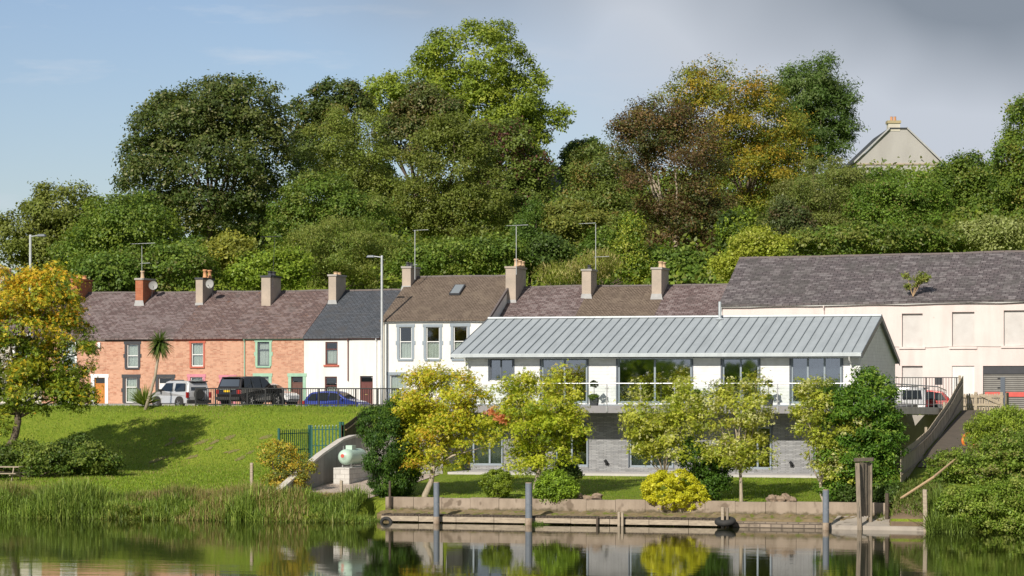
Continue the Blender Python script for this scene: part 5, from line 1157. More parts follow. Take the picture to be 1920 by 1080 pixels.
# ================================================================ SMALL THINGS
def picnic():
    c = W(2, 900, Z=127); u, v = c[0], c[1]; z = H(u, v)
    t_ = thing('picnic_table', 'weathered wooden picnic table beside the dark hedge at the left edge', 'picnic table', (u, v, z), rotz=.15, local=True)
    m1 = M['wood_pale']; L = 1.0
    for i in range(5): MB().box(-L, L, -.35+.145*i, -.35+.145*i+.13, .72, .76).build('top_board', m1, t_)
    for s in (-1, 1): MB().box(-L, L, s*.72-.13, s*.72+.13, .42, .46).build('seat', m1, t_)
    for x in (-.7, .7):
        MB().box(x-.03, x+.03, -.8, .8, .34, .42).build('crossbeam', m1, t_)
        for s in (-1, 1): MB().hexa([(x+.03, s*.72-.06, 0), (x+.07, s*.72-.06, 0), (x+.07, s*.72+.06, 0), (x+.03, s*.72+.06, 0)], [(x+.03, s*.3-.06, .72), (x+.07, s*.3-.06, .72), (x+.07, s*.3+.06, .72), (x+.03, s*.3+.06, .72)]).build('leg', m1, t_)
picnic()
# orange life ring on post
c = W(1817, 826, 117.5); lr = MB().torus(c, .30, .065, 'y').build('life_ring', M['orange_ring'], org=c, smooth=True); lr.rotation_euler = (0, 0, .5); tag(lr, 'orange life ring among the bushes beside the sloping path', 'life ring')
z0 = H(c[0], c[1]+.25); p_ = MB().box(c[0]-.04, c[0]+.04, c[1]+.1, c[1]+.18, z0-.2, c[2]+.2).build('wooden_post', M['wood_grey'], org=(c[0], c[1]+.14, z0)); tag(p_, 'post carrying the orange life ring', 'post')
# broken timber rail
a = W(1688, 935, 106.0); b_ = W(1750, 895, 106.8); c = W(1790, 862, 108.6)
tb = MB().tube([a, b_, c], [.05, .055, .04], 7).build('broken_rail', M['wood_new'], org=a); tag(tb, 'long broken timber handrail sloping up from the slipway into the bushes', 'handrail')
a = W(1737, 905, 106.3); stake(1663, 925, 105.9, .14, 'dark mossy stump post at the shady end of the slipway', 'wood_dark', z0=.1)
# driftwood stumps / rocks
def rockpile(px, py, v, w_, h_, label, seed):
    rng = random.Random(seed); c = W(px, py, v); z = H(c[0], c[1]); root = thing('tree_stump', label, 'stump', (c[0], c[1], z), 'old gnarled stumps on the lawn edge')
    mb = MB()
    for i in range(9):
        mb.blob((c[0]+rng.uniform(-.5, .5)*w_, c[1]+rng.uniform(-.2, .2), z+h_*rng.uniform(.2, .55)), (w_*rng.uniform(.14, .28), .2, h_*rng.uniform(.25, .5)), rng, 9, 6, .25)
    mb.build('stump_wood', M['rock'], root)
rockpile(1103, 928, 107.3, .95, .38, 'gnarled stump left of the yellow bush by the lawn', 3); rockpile(1467, 934, 107.3, .95, .48, 'gnarled stump right of the slender maple trunk', 5)
# topiary pots on balcony
def pot(px, v, label, seed, kind):
    u = U(px, v); z = 4.80; rng = random.Random(seed); t_ = thing('potted_plant', label, 'potted plant', (u, v, z), 'potted plants on the balcony')
    w_ = .2 if kind != 'trough' else .42
    MB().hexa([(u-w_*.8, v-.16, z), (u+w_*.8, v-.16, z), (u+w_*.8, v+.16, z), (u-w_*.8, v+.16, z)], [(u-w_, v-.2, z+.36), (u+w_, v-.2, z+.36), (u+w_, v+.2, z+.36), (u-w_, v+.2, z+.36)]).build('pot', M['charcoal'], t_)
    if kind == 'ball':
        MB().tube([(u, v, z+.3), (u, v, z+.85)], .015, 5).build('stem', M['bark'], t_)
        foliage('foliage', t_, [((u, v, z+1.0), (.19, .19, .19))], [((.035, .05, .02), 1)], 700, .06, seed, cr=.02, core=.9, nl=10)
    elif kind == 'bush':
        foliage('foliage', t_, [((u, v, z+.55), (.2, .2, .22))], G_MID, 600, .07, seed, cr=.03)
    foliage('trailing_leaves', t_, [((u, v-.05, z+.38), (w_*1.1, .22, .14))], G_MID, 500, .07, seed+1, cr=.04)
pot(1114, 118.9, 'potted ball topiary with a trailing trough left of the wide sliding door', 31, 'ball'); pot(1306, 118.9, 'small round shrub in a grey pot right of the wide sliding door', 32, 'bush'); pot(1441, 118.9, 'potted ball topiary left of the lavender curtained door', 33, 'ball')
# ================================================================ VEGETATION
HG = 'trees on the wooded hillside'
def T(*a, **k): return tree(*a, **k)
T('pale olive tree lowest on the hill at the far left skyline', [(118, 400, 75, 62), (45, 455, 62, 58), (150, 440, 60, 60), (90, 480, 70, 50)], 208, G_OLIVE, 15000, .30, 11, nl=18, gap=.15)
T('broad mid green tree below the dark dome tree at left', [(240, 430, 95, 72), (180, 480, 80, 60), (320, 490, 85, 52), (250, 500, 110, 45)], 195, G_MID+[((.12, .16, .02), 2)], 20000, .27, 12, nl=20)
T('huge dark green dome shaped sycamore on the left of the hill', [(385, 310, 152, 152), (455, 205, 90, 64), (335, 245, 88, 80), (395, 205, 75, 60), (290, 330, 70, 92), (495, 310, 60, 120), (400, 400, 120, 55)], 218, [((.05, .07, .018), 3), ((.075, .09, .025), 3), ((.12, .12, .045), 1), ((.035, .055, .013), 2)], 40000, .33, 13, nl=26, lobe=.30, gap=.3, sheen=((.17, .16, .08), .05))
T('dark brownish green tree rising right of the dome sycamore', [(640, 205, 58, 62), (585, 230, 42, 60), (610, 290, 70, 60)], 240, [((.06, .08, .02), 3), ((.11, .09, .03), 1), ((.045, .07, .015), 2)], 12000, .34, 14, nl=16)
T('yellowish olive feathery tree in the middle of the slope', [(650, 300, 92, 98), (620, 370, 85, 70), (700, 360, 55, 80)], 225, G_OLIVE+[((.13, .17, .03), 3)], 20000, .24, 15, nl=22, lobe=.26, gap=.25)
T('tallest bright green tree crowning the hill', [(885, 125, 100, 92), (800, 190, 88, 72), (965, 195, 62, 92), (720, 190, 42, 52), (900, 240, 105, 80), (985, 270, 42, 60), (1046, 222, 22, 27)], 250, [((.17, .215, .025), 3), ((.12, .165, .02), 3), ((.24, .27, .035), 1)], 36000, .34, 16, nl=20, lobe=.32, gap=.25, core=.7, nlimb=16)
T('bronze tinged dark tree in front of the tallest bright tree', [(800, 215, 62, 62), (760, 260, 60, 50)], 238, [((.07, .085, .025), 3), ((.12, .095, .04), 2), ((.05, .07, .02), 2)], 11000, .32, 17, nl=16, sheen=((.2, .17, .1), .06))
T('dense round olive green tree at the centre of the slope', [(845, 330, 100, 105), (880, 400, 88, 62), (800, 390, 60, 60), (850, 255, 55, 45)], 216, [((.10, .12, .024), 3), ((.08, .10, .018), 3), ((.14, .14, .035), 1)], 26000, .25, 18, nl=24, lobe=.24, gap=.25)
T('dark layered tree right of the dense olive tree', [(945, 300, 62, 85), (965, 380, 60, 70), (1000, 330, 38, 50)], 228, [((.07, .10, .02), 3), ((.10, .13, .025), 2), ((.08, .03, .03), 1)], 16000, .3, 19, nl=18, gap=.2)
T('soft green tree low between dome sycamore and olive tree', [(600, 375, 68, 55), (665, 400, 75, 40), (560, 420, 60, 50)], 206, G_MID+[((.12, .14, .03), 2)], 13000, .26, 20, nl=18)
T('light yellow green willow directly behind the blue slate roof', [(640, 470, 110, 62), (580, 490, 60, 60), (700, 490, 60, 60)], 197, [((.14, .16, .035), 3), ((.10, .14, .025), 3), ((.18, .19, .05), 1)], 20000, .24, 21, nl=22, lobe=.22, aspect=.35, tilt=(0, 0, 1.2))
shrub('yellow olive rounded bush behind the twin terracotta chimney pots', [(430, 480, 50, 38)], 190, [((.21, .20, .03), 3), ((.15, .16, .03), 2)], 5000, .24, 22, group='shrubs on the hillside')
shrub('dark green tangled bush behind the red brick chimney', [(330, 505, 80, 45), (250, 515, 50, 40)], 187, G_MID+[((.10, .09, .03), 1)], 9000, .24, 23, group='shrubs on the hillside')
shrub('bright green bush left of the yellow olive bush on the hill', [(200, 520, 60, 42)], 184, G_MID, 5000, .25, 24, group='shrubs on the hillside')
shrub('bright green bush behind the wide tan chimney', [(490, 515, 65, 40), (540, 505, 45, 38)], 188, G_BRIGHT, 8000, .22, 25, group='shrubs on the hillside')
shrub('clipped looking ivy bank behind the brown tiled roof', [(860, 480, 95, 36), (930, 485, 60, 42), (800, 500, 70, 36)], 190, G_MID+[((.12, .15, .025), 2)], 14000, .22, 26, name='ivy_bank', group='shrubs on the hillside')
T('narrow ivy covered stump beside the tall aerial with wide boom', [(990, 450, 22, 62), (985, 490, 34, 32), (1003, 395, 8, 26)], 193, [((.05, .09, .015), 3), ((.08, .13, .02), 2)], 6000, .2, 27, nl=14)
shrub('dark rounded shrub right of the ivy stump', [(1030, 478, 42, 36)], 191, G_DARK, 4000, .24, 28, group='shrubs on the hillside')
shrub('yellow flecked bramble patch above the ivy stump', [(1080, 430, 62, 50), (1040, 420, 50, 40)], 200, [((.16, .16, .035), 3), ((.10, .12, .025), 3)], 9000, .24, 29, group='shrubs on the hillside')
shrub('dry tan grassy thicket behind the small capped chimney', [(1060, 515, 55, 24), (1120, 500, 40, 30)], 187, [((.25, .20, .08), 2), ((.14, .16, .03), 3)], 5000, .28, 30, aspect=.18, tilt=(0, 0, 2.5), group='shrubs on the hillside')
T('olive and rust tinted birch with a pale trunk right of the gap', [(1125, 320, 62, 50), (1110, 390, 60, 60), (1165, 400, 45, 80)], 217, [((.09, .12, .03), 3), ((.14, .10, .03), 1), ((.12, .15, .03), 2)], 14000, .25, 31, nl=18, gap=.3, core=.6, bark='bark_pale', nlimb=12)
T('dark distant tree beside the glimpsed slate roof', [(1095, 290, 34, 28), (1075, 320, 24, 30)], 255, G_DARK, 4000, .36, 32, nl=12)
BRZ = [((.075, .045, .022), 3), ((.10, .055, .025), 1), ((.055, .065, .018), 3), ((.13, .10, .03), 1)]
T('copper beech with dark purple brown leaves', [(1265, 330, 92, 110), (1230, 250, 62, 62), (1290, 420, 78, 85), (1180, 245, 32, 26), (1340, 440, 48, 70)], 208, BRZ, 30000, .26, 33, nl=20, spiky=.7, gap=.2, aspect=.5, core=.72, nlimb=18, bark='bark_pale')
T('golden autumn beech beside the copper beech', [(1350, 220, 92, 82), (1430, 250, 78, 78), (1300, 170, 40, 36), (1390, 330, 100, 70), (1460, 310, 50, 60)], 226, [((.24, .17, .018), 3), ((.14, .15, .02), 4), ((.34, .18, .02), 1.5), ((.06, .08, .012), 3)], 32000, .27, 34, nl=22, spiky=.8, gap=.2, aspect=.5, core=.7, nlimb=14)
T('tall dark conifer on the skyline right of the golden beech', [(1530, 175, 55, 62), (1500, 190, 48, 50), (1560, 220, 45, 60), (1520, 270, 68, 45)], 244, [((.045, .08, .016), 3), ((.065, .105, .022), 2), ((.09, .125, .04), 1)], 20000, .42, 35, name='conifer_tree', nl=22, spiky=.9, aspect=.28, gap=.25, core=.7)
T('greyish olive willow right of the golden beech', [(1545, 372, 92, 74), (1590, 350, 60, 36), (1490, 420, 60, 60), (1570, 430, 95, 55)], 207, [((.12, .14, .035), 3), ((.15, .15, .05), 2), ((.09, .12, .025), 2)], 24000, .24, 36, nl=22, lobe=.22, aspect=.4)
T('dark leaved small tree beneath the greyish willow', [(1480, 420, 36, 52), (1500, 450, 40, 40)], 200, [((.045, .06, .02), 3), ((.07, .05, .025), 1), ((.10, .11, .05), 1)], 6000, .24, 37, nl=16)
T('ivy clad round tree below the pale gable house', [(1680, 386, 82, 68), (1640, 410, 55, 60), (1730, 400, 50, 60)], 200, [((.075, .13, .018), 4), ((.10, .16, .02), 2), ((.12, .11, .03), 1)], 20000, .22, 38, nl=22, lobe=.22)
T('bushy green tree right of the pale gable house', [(1815, 335, 52, 45), (1778, 350, 36, 44), (1840, 400, 65, 60)], 217, G_MID+[((.14, .16, .03), 1)], 13000, .27, 39, nl=18)
T('tall green tree cut by the right edge of the view', [(1905, 330, 40, 90), (1915, 230, 24, 50), (1925, 400, 55, 80)], 212, G_MID+[((.16, .14, .03), 1), ((.11, .15, .02), 2)], 15000, .28, 40, nl=18, gap=.15)
shrub('pale creamy green shrub above the right end of the slate roof', [(1860, 445, 70, 34)], 190, [((.22, .24, .09), 3), ((.15, .18, .05), 2)], 7000, .22, 41, group='shrubs on the hillside')
shrub('yellow green shrub above the left end of the old slate roof', [(1425, 462, 52, 32), (1370, 500, 32, 26)], 186, G_LIME, 8000, .2, 42, group='shrubs on the hillside')
T('slender lime green sapling left of the copper beech', [(1184, 430, 18, 30), (1180, 480, 30, 40), (1195, 515, 30, 26)], 194, G_LIME+[((.09, .14, .02), 3)], 5000, .22, 43, nl=14)
shrub('green underbrush between ivy bank and sapling', [(1130, 470, 40, 40), (1250, 500, 70, 34)], 196, G_MID, 8000, .25, 44, group='shrubs on the hillside')
shrub('dark green shrub between the golden beech and the slate roof', [(1385, 440, 38, 46)], 202, G_BRIGHT+G_DARK, 4000, .26, 45, group='shrubs on the hillside')
shrub('green bush row above the middle of the slate roof', [(1600, 455, 110, 32)], 190, G_OLIVE+G_MID, 9000, .24, 46, name='hedge', group='shrubs on the hillside')
shrub('olive hedge above the slate roof left of the pale creamy shrub', [(1730, 455, 90, 32)], 191, G_OLIVE+G_MID, 8000, .24, 47, name='hedge', group='shrubs on the hillside')
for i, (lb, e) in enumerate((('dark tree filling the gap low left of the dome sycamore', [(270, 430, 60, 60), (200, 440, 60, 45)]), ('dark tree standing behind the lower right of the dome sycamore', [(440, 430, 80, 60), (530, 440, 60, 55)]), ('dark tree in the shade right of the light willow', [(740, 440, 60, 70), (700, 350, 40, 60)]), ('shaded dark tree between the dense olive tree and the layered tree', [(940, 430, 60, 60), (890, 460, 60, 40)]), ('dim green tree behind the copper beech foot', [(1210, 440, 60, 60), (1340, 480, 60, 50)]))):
    T(lb, e, 236 if i < 4 else 222, [((.018, .034, .009), 2), ((.03, .048, .012), 1)], 9000, .36, 150+i, nl=16, core=.9, nlimb=4)  # filler trees; near-black leaf tint paints the shade between crowns
# understorey: one mass of scrub over the slope
rng = np.random.default_rng(5); n = 9000
uu = rng.uniform(-115, 45, n); vv = rng.uniform(172, 285, n); zz_ = hgt(uu, vv)
cc = np.stack([uu, vv, zz_+.5+rng.random(n)*1.6], 1)
Pl = np.repeat(cc, 11, 0)+rng.normal(size=(n*11, 3))*np.array((.9, .9, .5)); Nl = unit(rng.normal(size=(n*11, 3))*.7+np.array((0, -.5, .6)))
tt = np.repeat(pal_pick(G_MID+G_OLIVE+[((.14, .19, .02), 2)], n, rng), 11, 0)*(1+rng.normal(size=(n*11, 1))*.2)
V, k = leaf_quads(Pl, Nl, .42*(.6+.8*rng.random(n*11)), .6, rng); o = quads_mesh('undergrowth', V, np.clip(tt, .002, 1), M['leaf'], None, (0, 0, 0)); o['kind'] = 'stuff'
# ---------------------------------------------------------------- near planting
# left autumn tree
E = [ell_px(e, 131) for e in ((30, 590, 118, 92), (85, 560, 70, 66), (120, 660, 58, 76), (10, 700, 90, 80), (60, 735, 70, 50), (-70, 640, 90, 110), (130, 735, 46, 30), (-5, 795, 34, 30), (140, 748, 46, 24), (100, 700, 60, 46))]
b0 = W(-14, 895, Z=131); b0 = (b0[0], b0[1], H(b0[0], b0[1]))
root = thing('autumn_tree', 'big leaning tree with orange and yellow leaves at the left edge of the bank', 'tree', b0)
ORN = [((.62, .30, .02), 3), ((.66, .42, .03), 3), ((.55, .20, .02), 1), ((.50, .42, .03), 2)]
_, LC = foliage('crown', root, E, [((.10, .145, .014), 3), ((.17, .20, .02), 2), ((.06, .10, .012), 2), ((.30, .28, .02), 1)], 36000, .155, 71, nl=15, lobe=.3, cr=.2, lobed=True, grad=ORN, gap=.5, core=.45, up=.5, per=8)
mb = MB(); P_ = lambda px, py: W(px, py, Z=131)
mb.tube([(b0[0], b0[1], b0[2]-.3), P_(2, 860), P_(26, 825), P_(34, 790), P_(30, 740), P_(45, 660), P_(40, 560)], [.27, .24, .2, .17, .14, .10, .05], 10)
rg = random.Random(4)
for q in rg.sample(LC.tolist(), 26):
    s = Vector(P_(32, rg.uniform(700, 790))); q = Vector(q); mb.tube([s, s.lerp(q, .5)+Vector((0, 0, .4)), q], [.07, .045, .012], 5)
mb.build('trunk', M['bark'], root, smooth=True)
shrub('low dark green hedge running behind the picnic table', [(60, 862, 80, 32), (140, 862, 75, 34), (195, 868, 36, 26), (-30, 862, 60, 34)], 130, [((.05, .085, .015), 3), ((.08, .11, .02), 2), ((.12, .15, .03), 1)], 13000, .14, 72, name='hedge', cr=.14, nl=20, lobe=.26)
shrub('dark sapling sprouting above the hedge', [(150, 828, 20, 14), (118, 840, 22, 16), (170, 838, 22, 14)], 131.5, G_DARK, 1500, .13, 73, cr=.12, gap=.3, core=.4)
# rose hip shrub
shrub('yellow and orange leaved straggly shrub by the ramp wall', [(520, 855, 40, 30), (545, 880, 42, 40), (535, 905, 45, 30)], -109, [((.20, .21, .03), 3), ((.09, .11, .03), 3), ((.40, .24, .03), 2)], 6500, .10, 74, cr=.13, gap=.3, core=.55, lobe=.3, grad=[((.42, .30, .03), 3), ((.25, .25, .03), 2), ((.45, .18, .03), .6)])
# cypress
CYP = [((.035, .075, .012), 3), ((.06, .11, .015), 2), ((.025, .055, .012), 2)]
tree('dark green cypress bush left of the first yellow maple', [(738, 850, 46, 84), (702, 797, 28, 36), (752, 880, 34, 52), (742, 778, 22, 34), (728, 905, 36, 34)], -108.4, CYP, 26000, .13, 75, name='cypress_bush', cat='conifer', group=None, nl=24, lobe=.24, cr=.09, spiky=.3, aspect=.32, tilt=(0, 0, 1.6), nlimb=4, core=.95, flip=False)
MAP1 = [((.42, .40, .022), 3), ((.29, .33, .018), 3), ((.54, .43, .03), 2), ((.12, .16, .012), 1.5), ((.52, .28, .03), .8)]
def maple(label, px, ybase, Z, ells, pal, n, seed, **k):
    bx = W(px, ybase, v=-Z); base = (bx[0], bx[1], H(bx[0], bx[1]))
    return tree(label, ells, Z, pal, int(n*1.45), k.pop('ls', .105), seed, name='maple_tree', group='young maples in the riverside garden', base=base, r0=k.pop('r0', .13), bark='bark_pale', lobed=True, up=.6, per=8, **k)
maple('yellow maple with pale trunk beside the dark cypress', 797, 930, -108.2, [(820, 780, 62, 62), (800, 735, 42, 44), (870, 770, 40, 50), (840, 835, 58, 40), (795, 865, 40, 26), (780, 800, 32, 56), (800, 705, 15, 20), (828, 702, 13, 18), (872, 715, 16, 24), (900, 825, 26, 22)], MAP1, 13500, 76, nl=14, lobe=.32, cr=.15, spiky=.9, gap=.5, core=.4, grad=[((.48, .38, .03), 2), ((.58, .31, .04), 1), ((.36, .36, .025), 3)], nlimb=10)
maple('yellow green maple with a patch of red leaves in front of the stone wall', 1003, 935, -108.3, [(1000, 790, 68, 60), (1040, 760, 52, 48), (970, 740, 34, 34), (1020, 845, 56, 36), (1000, 872, 40, 24), (945, 800, 38, 42), (1062, 800, 36, 34), (1050, 712, 18, 24), (990, 718, 16, 20)], [((.38, .41, .022), 3), ((.27, .33, .018), 3), ((.48, .46, .05), 2), ((.11, .16, .012), 1.5)], 14500, 77, nl=14, lobe=.32, cr=.15, spiky=.9, gap=.45, core=.45, grad=[((.44, .39, .04), 2), ((.50, .34, .07), .8), ((.31, .34, .025), 3)], nlimb=9)
rt = bpy.data.objects.get('maple_tree.001'); c = W(930, 772, v=107.3)
foliage('red_leaves', rt, [(c, (.34, .2, .2)), (W(940, 784, v=107.3), (.3, .2, .2))], [((.58, .15, .08), 3), ((.55, .28, .12), 2)], 130, .13, 78, cr=.1, lobed=True, core=.4)
VAR = [((.38, .38, .05), 3), ((.24, .28, .025), 3), ((.52, .48, .20), 2), ((.12, .15, .018), 2)]
maple('sparse cream speckled maple left of the slender trunk', 1262, 930, -108.2, [(1235, 800, 46, 40), (1200, 790, 34, 34), (1265, 760, 38, 44), (1260, 830, 56, 36), (1300, 790, 34, 44), (1215, 840, 30, 24), (1200, 745, 14, 24)], VAR, 9000, 79, nl=13, lobe=.34, cr=.15, spiky=1.1, gap=.65, core=.35, nlimb=12, r0=.06)
maple('sparse maple with slender pale trunk on the right of the lawn', 1390, 940, -107.9, [(1380, 800, 44, 48), (1410, 760, 32, 40), (1340, 770, 34, 36), (1400, 850, 48, 30), (1360, 735, 16, 22), (1425, 720, 15, 22), (1370, 855, 40, 24)], VAR+[((.30, .27, .03), 1)], 8800, 80, nl=13, lobe=.34, cr=.15, spiky=1.1, gap=.65, core=.35, nlimb=12, r0=.075)
shrub('dark green bush between the yellow bush and the slender maple', [(1325, 905, 40, 42), (1300, 860, 30, 40), (1345, 880, 28, 40)], -108.7, [((.04, .085, .012), 3), ((.06, .12, .015), 2)], 9000, .10, 81, cr=.09)
shrub('golden yellow rounded conifer bush on the lawn edge', [(1262, 920, 56, 38), (1298, 934, 32, 24), (1238, 918, 35, 32)], -106.95, [((.55, .50, .02), 4), ((.42, .42, .02), 2), ((.62, .55, .05), 1)], 24000, .07, 82, cr=.045, core=1.0, lobe=.11, nl=60, flip=False)
shrub('neat round green bush on the lawn between the mooring piles', [(932, 908, 30, 28)], -107.9, [((.15, .20, .02), 3), ((.11, .16, .02), 2)], 8500, .075, 83, cr=.05, core=.96, lobe=.2, nl=24, flip=False)
shrub('looser bright green bush hanging over the garden wall', [(1040, 912, 36, 30), (1062, 918, 22, 24), (1020, 925, 22, 20)], -106.95, [((.16, .25, .02), 3), ((.11, .18, .02), 2)], 8000, .09, 84, cr=.07, core=.92, flip=False)
shrub('dark leafy bush behind the bright bush over the wall', [(1062, 885, 24, 18)], -109, G_DARK, 1800, .12, 85, cr=.1)
# right evergreen with variegated neighbour
tree('big glossy evergreen tree at the right corner of the garden', [(1610, 790, 62, 62), (1640, 760, 42, 50), (1600, 860, 62, 56), (1570, 760, 36, 40), (1660, 830, 36, 44), (1625, 715, 22, 26), (1580, 915, 46, 26), (1650, 900, 34, 36)], -107.9, [((.045, .10, .012), 3), ((.075, .15, .016), 3), ((.13, .20, .025), 1)], 26000, .15, 86, name='evergreen_tree', group=None, nl=18, lobe=.3, cr=.13, spiky=.3, aspect=.4, up=.5, r0=.14)
maple('cream speckled maple tangled into the left side of the evergreen', 1545, 940, -107.5, [(1535, 750, 32, 36), (1520, 790, 34, 40), (1550, 850, 34, 40), (1510, 730, 16, 20), (1580, 880, 34, 34), (1600, 800, 28, 30)], VAR, 6000, 87, nl=12, lobe=.34, cr=.14, spiky=.3, gap=.3, core=.5, r0=.07)
# right bank
shrub('yellow green ferny bush beside the sloping path', [(1860, 800, 44, 26), (1890, 790, 40, 28), (1836, 822, 26, 24)], -116, [((.20, .26, .03), 3), ((.13, .19, .02), 3)], 8000, .12, 88, cr=.12, aspect=.35, tilt=(0, 0, 1), group='shrubs on the right bank')
shrub('broad bramble mound sloping down the right bank', [(1850, 880, 84, 46), (1900, 850, 60, 46), (1790, 880, 50, 34), (1930, 900, 60, 70)], -109.5, [((.09, .14, .02), 3), ((.13, .18, .025), 3), ((.17, .16, .05), 1)], 22000, .11, 89, cr=.11, lobe=.24, nl=26, group='shrubs on the right bank')
shrub('leafy riverside shrub drooping to the water at the right edge', [(1870, 950, 60, 46), (1925, 950, 50, 52), (1810, 955, 52, 42), (1890, 985, 70, 26)], -104.6, [((.10, .16, .018), 3), ((.15, .21, .03), 2), ((.20, .23, .05), 1)], 24000, .10, 90, cr=.1, lobe=.24, nl=26, flip=False, core=.93, group='shrubs on the right bank')
shrub('dim tangle of weeds at the foot of the grey timber fence', [(1770, 905, 26, 26), (1745, 920, 24, 20), (1720, 945, 30, 16)], -109, G_MID, 5000, .1, 91, cr=.12, core=.5, group='shrubs on the right bank')
shrub('ivy tangle under the evergreen by the tall gate', [(1665, 930, 28, 26), (1590, 925, 26, 18)], -107.3, G_DARK, 4000, .1, 92, cr=.1, group='shrubs on the right bank')
# roof buddleia
c = W(1712, 556, PV+.3)
bd = thing('roof_weed', 'wild buddleia sprouting from the gutter of the slate roof', 'plant', c)
mb = MB(); pts = []
rg = random.Random(9)
for i in range(9):
    e = Vector(c)+Vector((rg.uniform(-.55, .95), rg.uniform(-.2, .3), rg.uniform(.5, 1.5))); m_ = Vector(c).lerp(e, .5)+Vector((0, 0, .15)); mb.tube([c, m_, e], [.025, .018, .008], 5); pts += [(tuple(e), (.2, .2, .2)), (tuple(m_.lerp(e, .6)), (.17, .17, .17))]
mb.build('stems', M['wood_new'], bd)
foliage('foliage', bd, pts, [((.12, .15, .03), 3), ((.20, .20, .05), 2)], 900, .12, 93, cr=.08, core=.5, nl=5)
# cordyline palm
b0 = W(271, 764, 133.4); top = W(300, 645, 133.4)
cp = thing('cabbage_palm', 'spiky cabbage palm with a thin leaning trunk on top of the bank', 'palm', (b0[0], b0[1], H(b0[0], b0[1])))
md_ = W(291, 705, 133.4); md2 = W(284, 730, 133.4)
MB().tube([(b0[0], b0[1], H(b0[0], b0[1])-.2), md2, md_, top], [.11, .085, .075, .085], 9).build('trunk', M['bark_pale'], cp, smooth=True)
def spikes(name, parent, c, n, L, wid, seed, pal, updown=(-.9, 1.), droop=.35):
    rng = np.random.default_rng(seed); az = rng.random(n)*2*np.pi; el = np.arcsin(rng.uniform(updown[0], updown[1], n)); d = np.stack([np.cos(az)*np.cos(el), np.sin(az)*np.cos(el), np.sin(el)], 1)
    side = unit(np.cross(d, np.array((0, 0, 1.))+rng.normal(size=(n, 3))*.3)); Ls = L*(.75+.4*rng.random(n)); q = []; pr = None; c = np.array(c)
    for t_, wf in ((0, .6), (.35, 1), (.75, .7), (1, .05)):
        p = c+d*(Ls*t_)[:, None]+np.array((0, 0, -1))*(droop*Ls*t_*t_*np.cos(el))[:, None]; a_, b_ = p-side*wid*wf/2, p+side*wid*wf/2
        if pr is not None: q.append(np.stack([pr[0], pr[1], b_, a_], 1))
        pr = (a_, b_)
    V = np.stack(q, 1).reshape(-1, 3); return quads_mesh(name, V, pal_pick(pal, n, rng)*(1+rng.normal(size=(n, 1))*.15), M['blade'], parent)
spikes('crown', cp, (top[0], top[1], top[2]+.1), 330, .85, .055, 3, [((.10, .16, .03), 3), ((.16, .20, .05), 2), ((.06, .10, .02), 2)])
spikes('dead_leaves', cp, (top[0], top[1], top[2]-.1), 60, .8, .05, 4, [((.28, .24, .09), 1)], (-.98, -.5))
c = W(270, 762, 133.9); yc = thing('yucca', 'small spiky green cordyline clump at the palm foot', 'plant', (c[0], c[1], H(c[0], c[1])))
spikes('leaves', yc, (c[0], c[1], c[2]+.05), 240, 1.15, .055, 5, [((.14, .20, .03), 3), ((.20, .25, .05), 2)], (.35, 1.), .12)
# reeds along the left bank, tufts elsewhere
rng = np.random.default_rng(8)
def reedmass(name, n, ua, ub, va, vb, hmin, hmax, wid, lean, pal, seed, fn=None):
    r_ = np.random.default_rng(seed); nc = n//9; cu = r_.uniform(ua, ub, nc); cv = va+(vb-va)*r_.random(nc); ch_ = r_.uniform(hmin, hmax, nc)*(.75+.35*np.sin(cu*1.1+seed)*np.sin(cu*.37+1)+.1*np.sin(cu*3.1))
    if fn is not None: ch_ = ch_*fn(cu, cv)
    u = np.repeat(cu, 9)+r_.normal(size=nc*9)*.12; v = np.repeat(cv, 9)+r_.normal(size=nc*9)*.12; h = np.repeat(ch_, 9)*(.6+.5*r_.random(nc*9)); z = np.maximum(hgt(u, v), -.15)-.05
    ok = h > .05; u, v, h, z = u[ok], v[ok], h[ok], z[ok]
    h = h*(1+.22*np.sin(u*.62+seed*2)+.14*np.sin(u*2.3))
    o = blades(name, np.stack([u, v, z], 1), h, wid, lean, pal, seed, None, (0, 0, 0), name in ('reeds', 'tall_grass')); o['kind'] = 'stuff'; return o
ua, ub = U(-40, 105), U(712, 105)
fall = lambda u, v: np.where(v < 106.2, 1, np.clip(1-(v-106.2)/4.5, .35, 1))
reedmass('reeds', 26000, ua, ub, 103.9, 106.6, .5, 1.0, .035, .55, [((.20, .30, .045), 3), ((.29, .37, .07), 2), ((.13, .20, .03), 2)], 1, fall)
reedmass('tall_grass', 16000, ua, ub-2, 105.6, 108.3, .4, .95, .028, .5, [((.30, .27, .10), 2), ((.20, .22, .05), 3), ((.28, .18, .10), 1)], 2, fall)
reedmass('shore_weeds', 9000, ua, ub, 103.7, 104.6, .2, .5, .06, .8, [((.22, .24, .05), 2), ((.10, .15, .02), 3)], 3)
reedmass('river_sedge', 6000, U(1745, 104), U(1815, 104), 103.6, 105.6, .5, 1.3, .035, .6, [((.15, .22, .04), 3), ((.20, .28, .05), 2)], 4)
reedmass('grass_tuft', 500, U(1000, 104.5)-.15, U(1016, 104.5)+.1, 104.4, 104.7, .4, .75, .03, .5, [((.12, .2, .03), 1)], 5)
sheet('worn_earth', U(1640, 106), U(1745, 106), 104.2, 108.5, M['earth'], .03, 8, 8)
reedmass('bank_weeds', 9000, U(1645, 106), U(1760, 106), 105.0, 109.0, .15, .4, .04, .7, [((.13, .19, .03), 3), ((.2, .2, .06), 1)], 6)
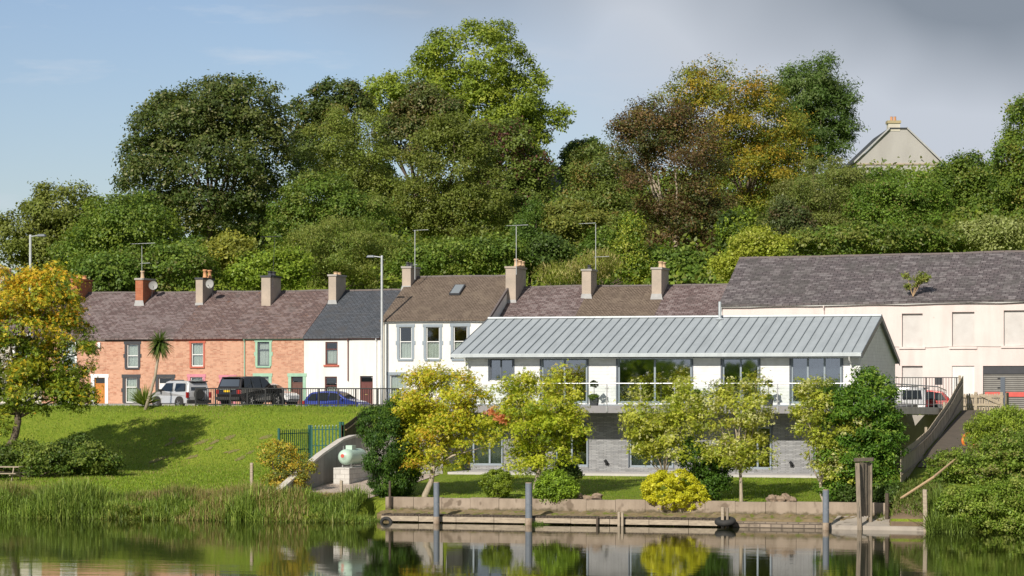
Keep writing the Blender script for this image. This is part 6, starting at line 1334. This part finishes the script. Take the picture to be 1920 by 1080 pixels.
# scuffed bare soil on the bank
mb = MB(); rg = random.Random(21)
for px, py in ((322, 826), (318, 836), (340, 829), (378, 830), (392, 842), (402, 833), (428, 824), (452, 862), (300, 862), (286, 866), (470, 852), (434, 850), (360, 858), (500, 820)):
    for vq in np.arange(110, 134.5, .25):
        q = W(px, py, v=vq)
        if H(q[0], vq) >= q[2]: break
    rl, rw_ = rg.uniform(.25, .5), rg.uniform(.14, .26); an = rg.uniform(.6, 1.2); pts_ = []
    for i in range(12):
        t_ = 2*math.pi*i/12; x, y = rl*math.cos(t_)*rg.uniform(.4, 1.2), rw_*math.sin(t_)*rg.uniform(.6, 1.2); xx = q[0]+x*math.cos(an)-y*math.sin(an); yy = vq+x*math.sin(an)+y*math.cos(an); pts_.append((xx, yy, H(xx, yy)+.02))
    ctr = (q[0], vq, H(q[0], vq)+.03)
    for i in range(12): mb.quad(ctr, pts_[i], pts_[(i+1) % 12])
mb.build('bare_soil', mk('bare_soil', (.21, .15, .07), (.16, .18, .04), 6, .95, bump=.02), kind='structure')
# short turf on the banks and lawn
def turf(name, n, ua, ub, va, vb, h, seed):
    r_ = np.random.default_rng(seed); u = r_.uniform(ua, ub, n); v = r_.uniform(va, vb, n); ok = ~((u > UWALL-.3) & (u < UB0-.1) & (v < 117.4)); u, v = u[ok], v[ok]
    o = blades(name, np.stack([u, v, hgt(u, v)-.01], 1), h*(.5+r_.random(len(u))), .022, .6, [((.20, .31, .022), 4), ((.27, .36, .035), 3), ((.14, .23, .018), 2), ((.36, .34, .09), .6)], seed, None, (0, 0, 0), .22); o['kind'] = 'stuff'
turf('bank_grass', 90000, U(-30, 128), UWALL-.2, 108, 134.6, .10, 11)
turf('lawn_grass', 30000, UB0+.5, UB1+1, 107.0, 117.4, .055, 12)
turf('verge_grass', 9000, UWALL+.3, UB0, 117.9, 134, .10, 13)

# trees on the near bank behind the camera: they are what the river house windows mirror
rng = np.random.default_rng(55); n = 6500
uu = rng.uniform(-110, 60, n); vv = rng.uniform(-75, -50, n); zz_ = 1.5+rng.random(n)*(4.2+1.8*np.sin(uu*.16)+1.2*np.sin(uu*.5))
Pl = np.repeat(np.stack([uu, vv, zz_], 1), 8, 0)+rng.normal(size=(n*8, 3))*.7; Nl = unit(rng.normal(size=(n*8, 3)))
V, k = leaf_quads(Pl, Nl, 1.2*(.6+.8*rng.random(n*8)), .7, rng); o = quads_mesh('woods', V, np.repeat(pal_pick(G_MID, n, rng), 8, 0), M['leaf'], None, (0, 0, 0)); o['kind'] = 'stuff'
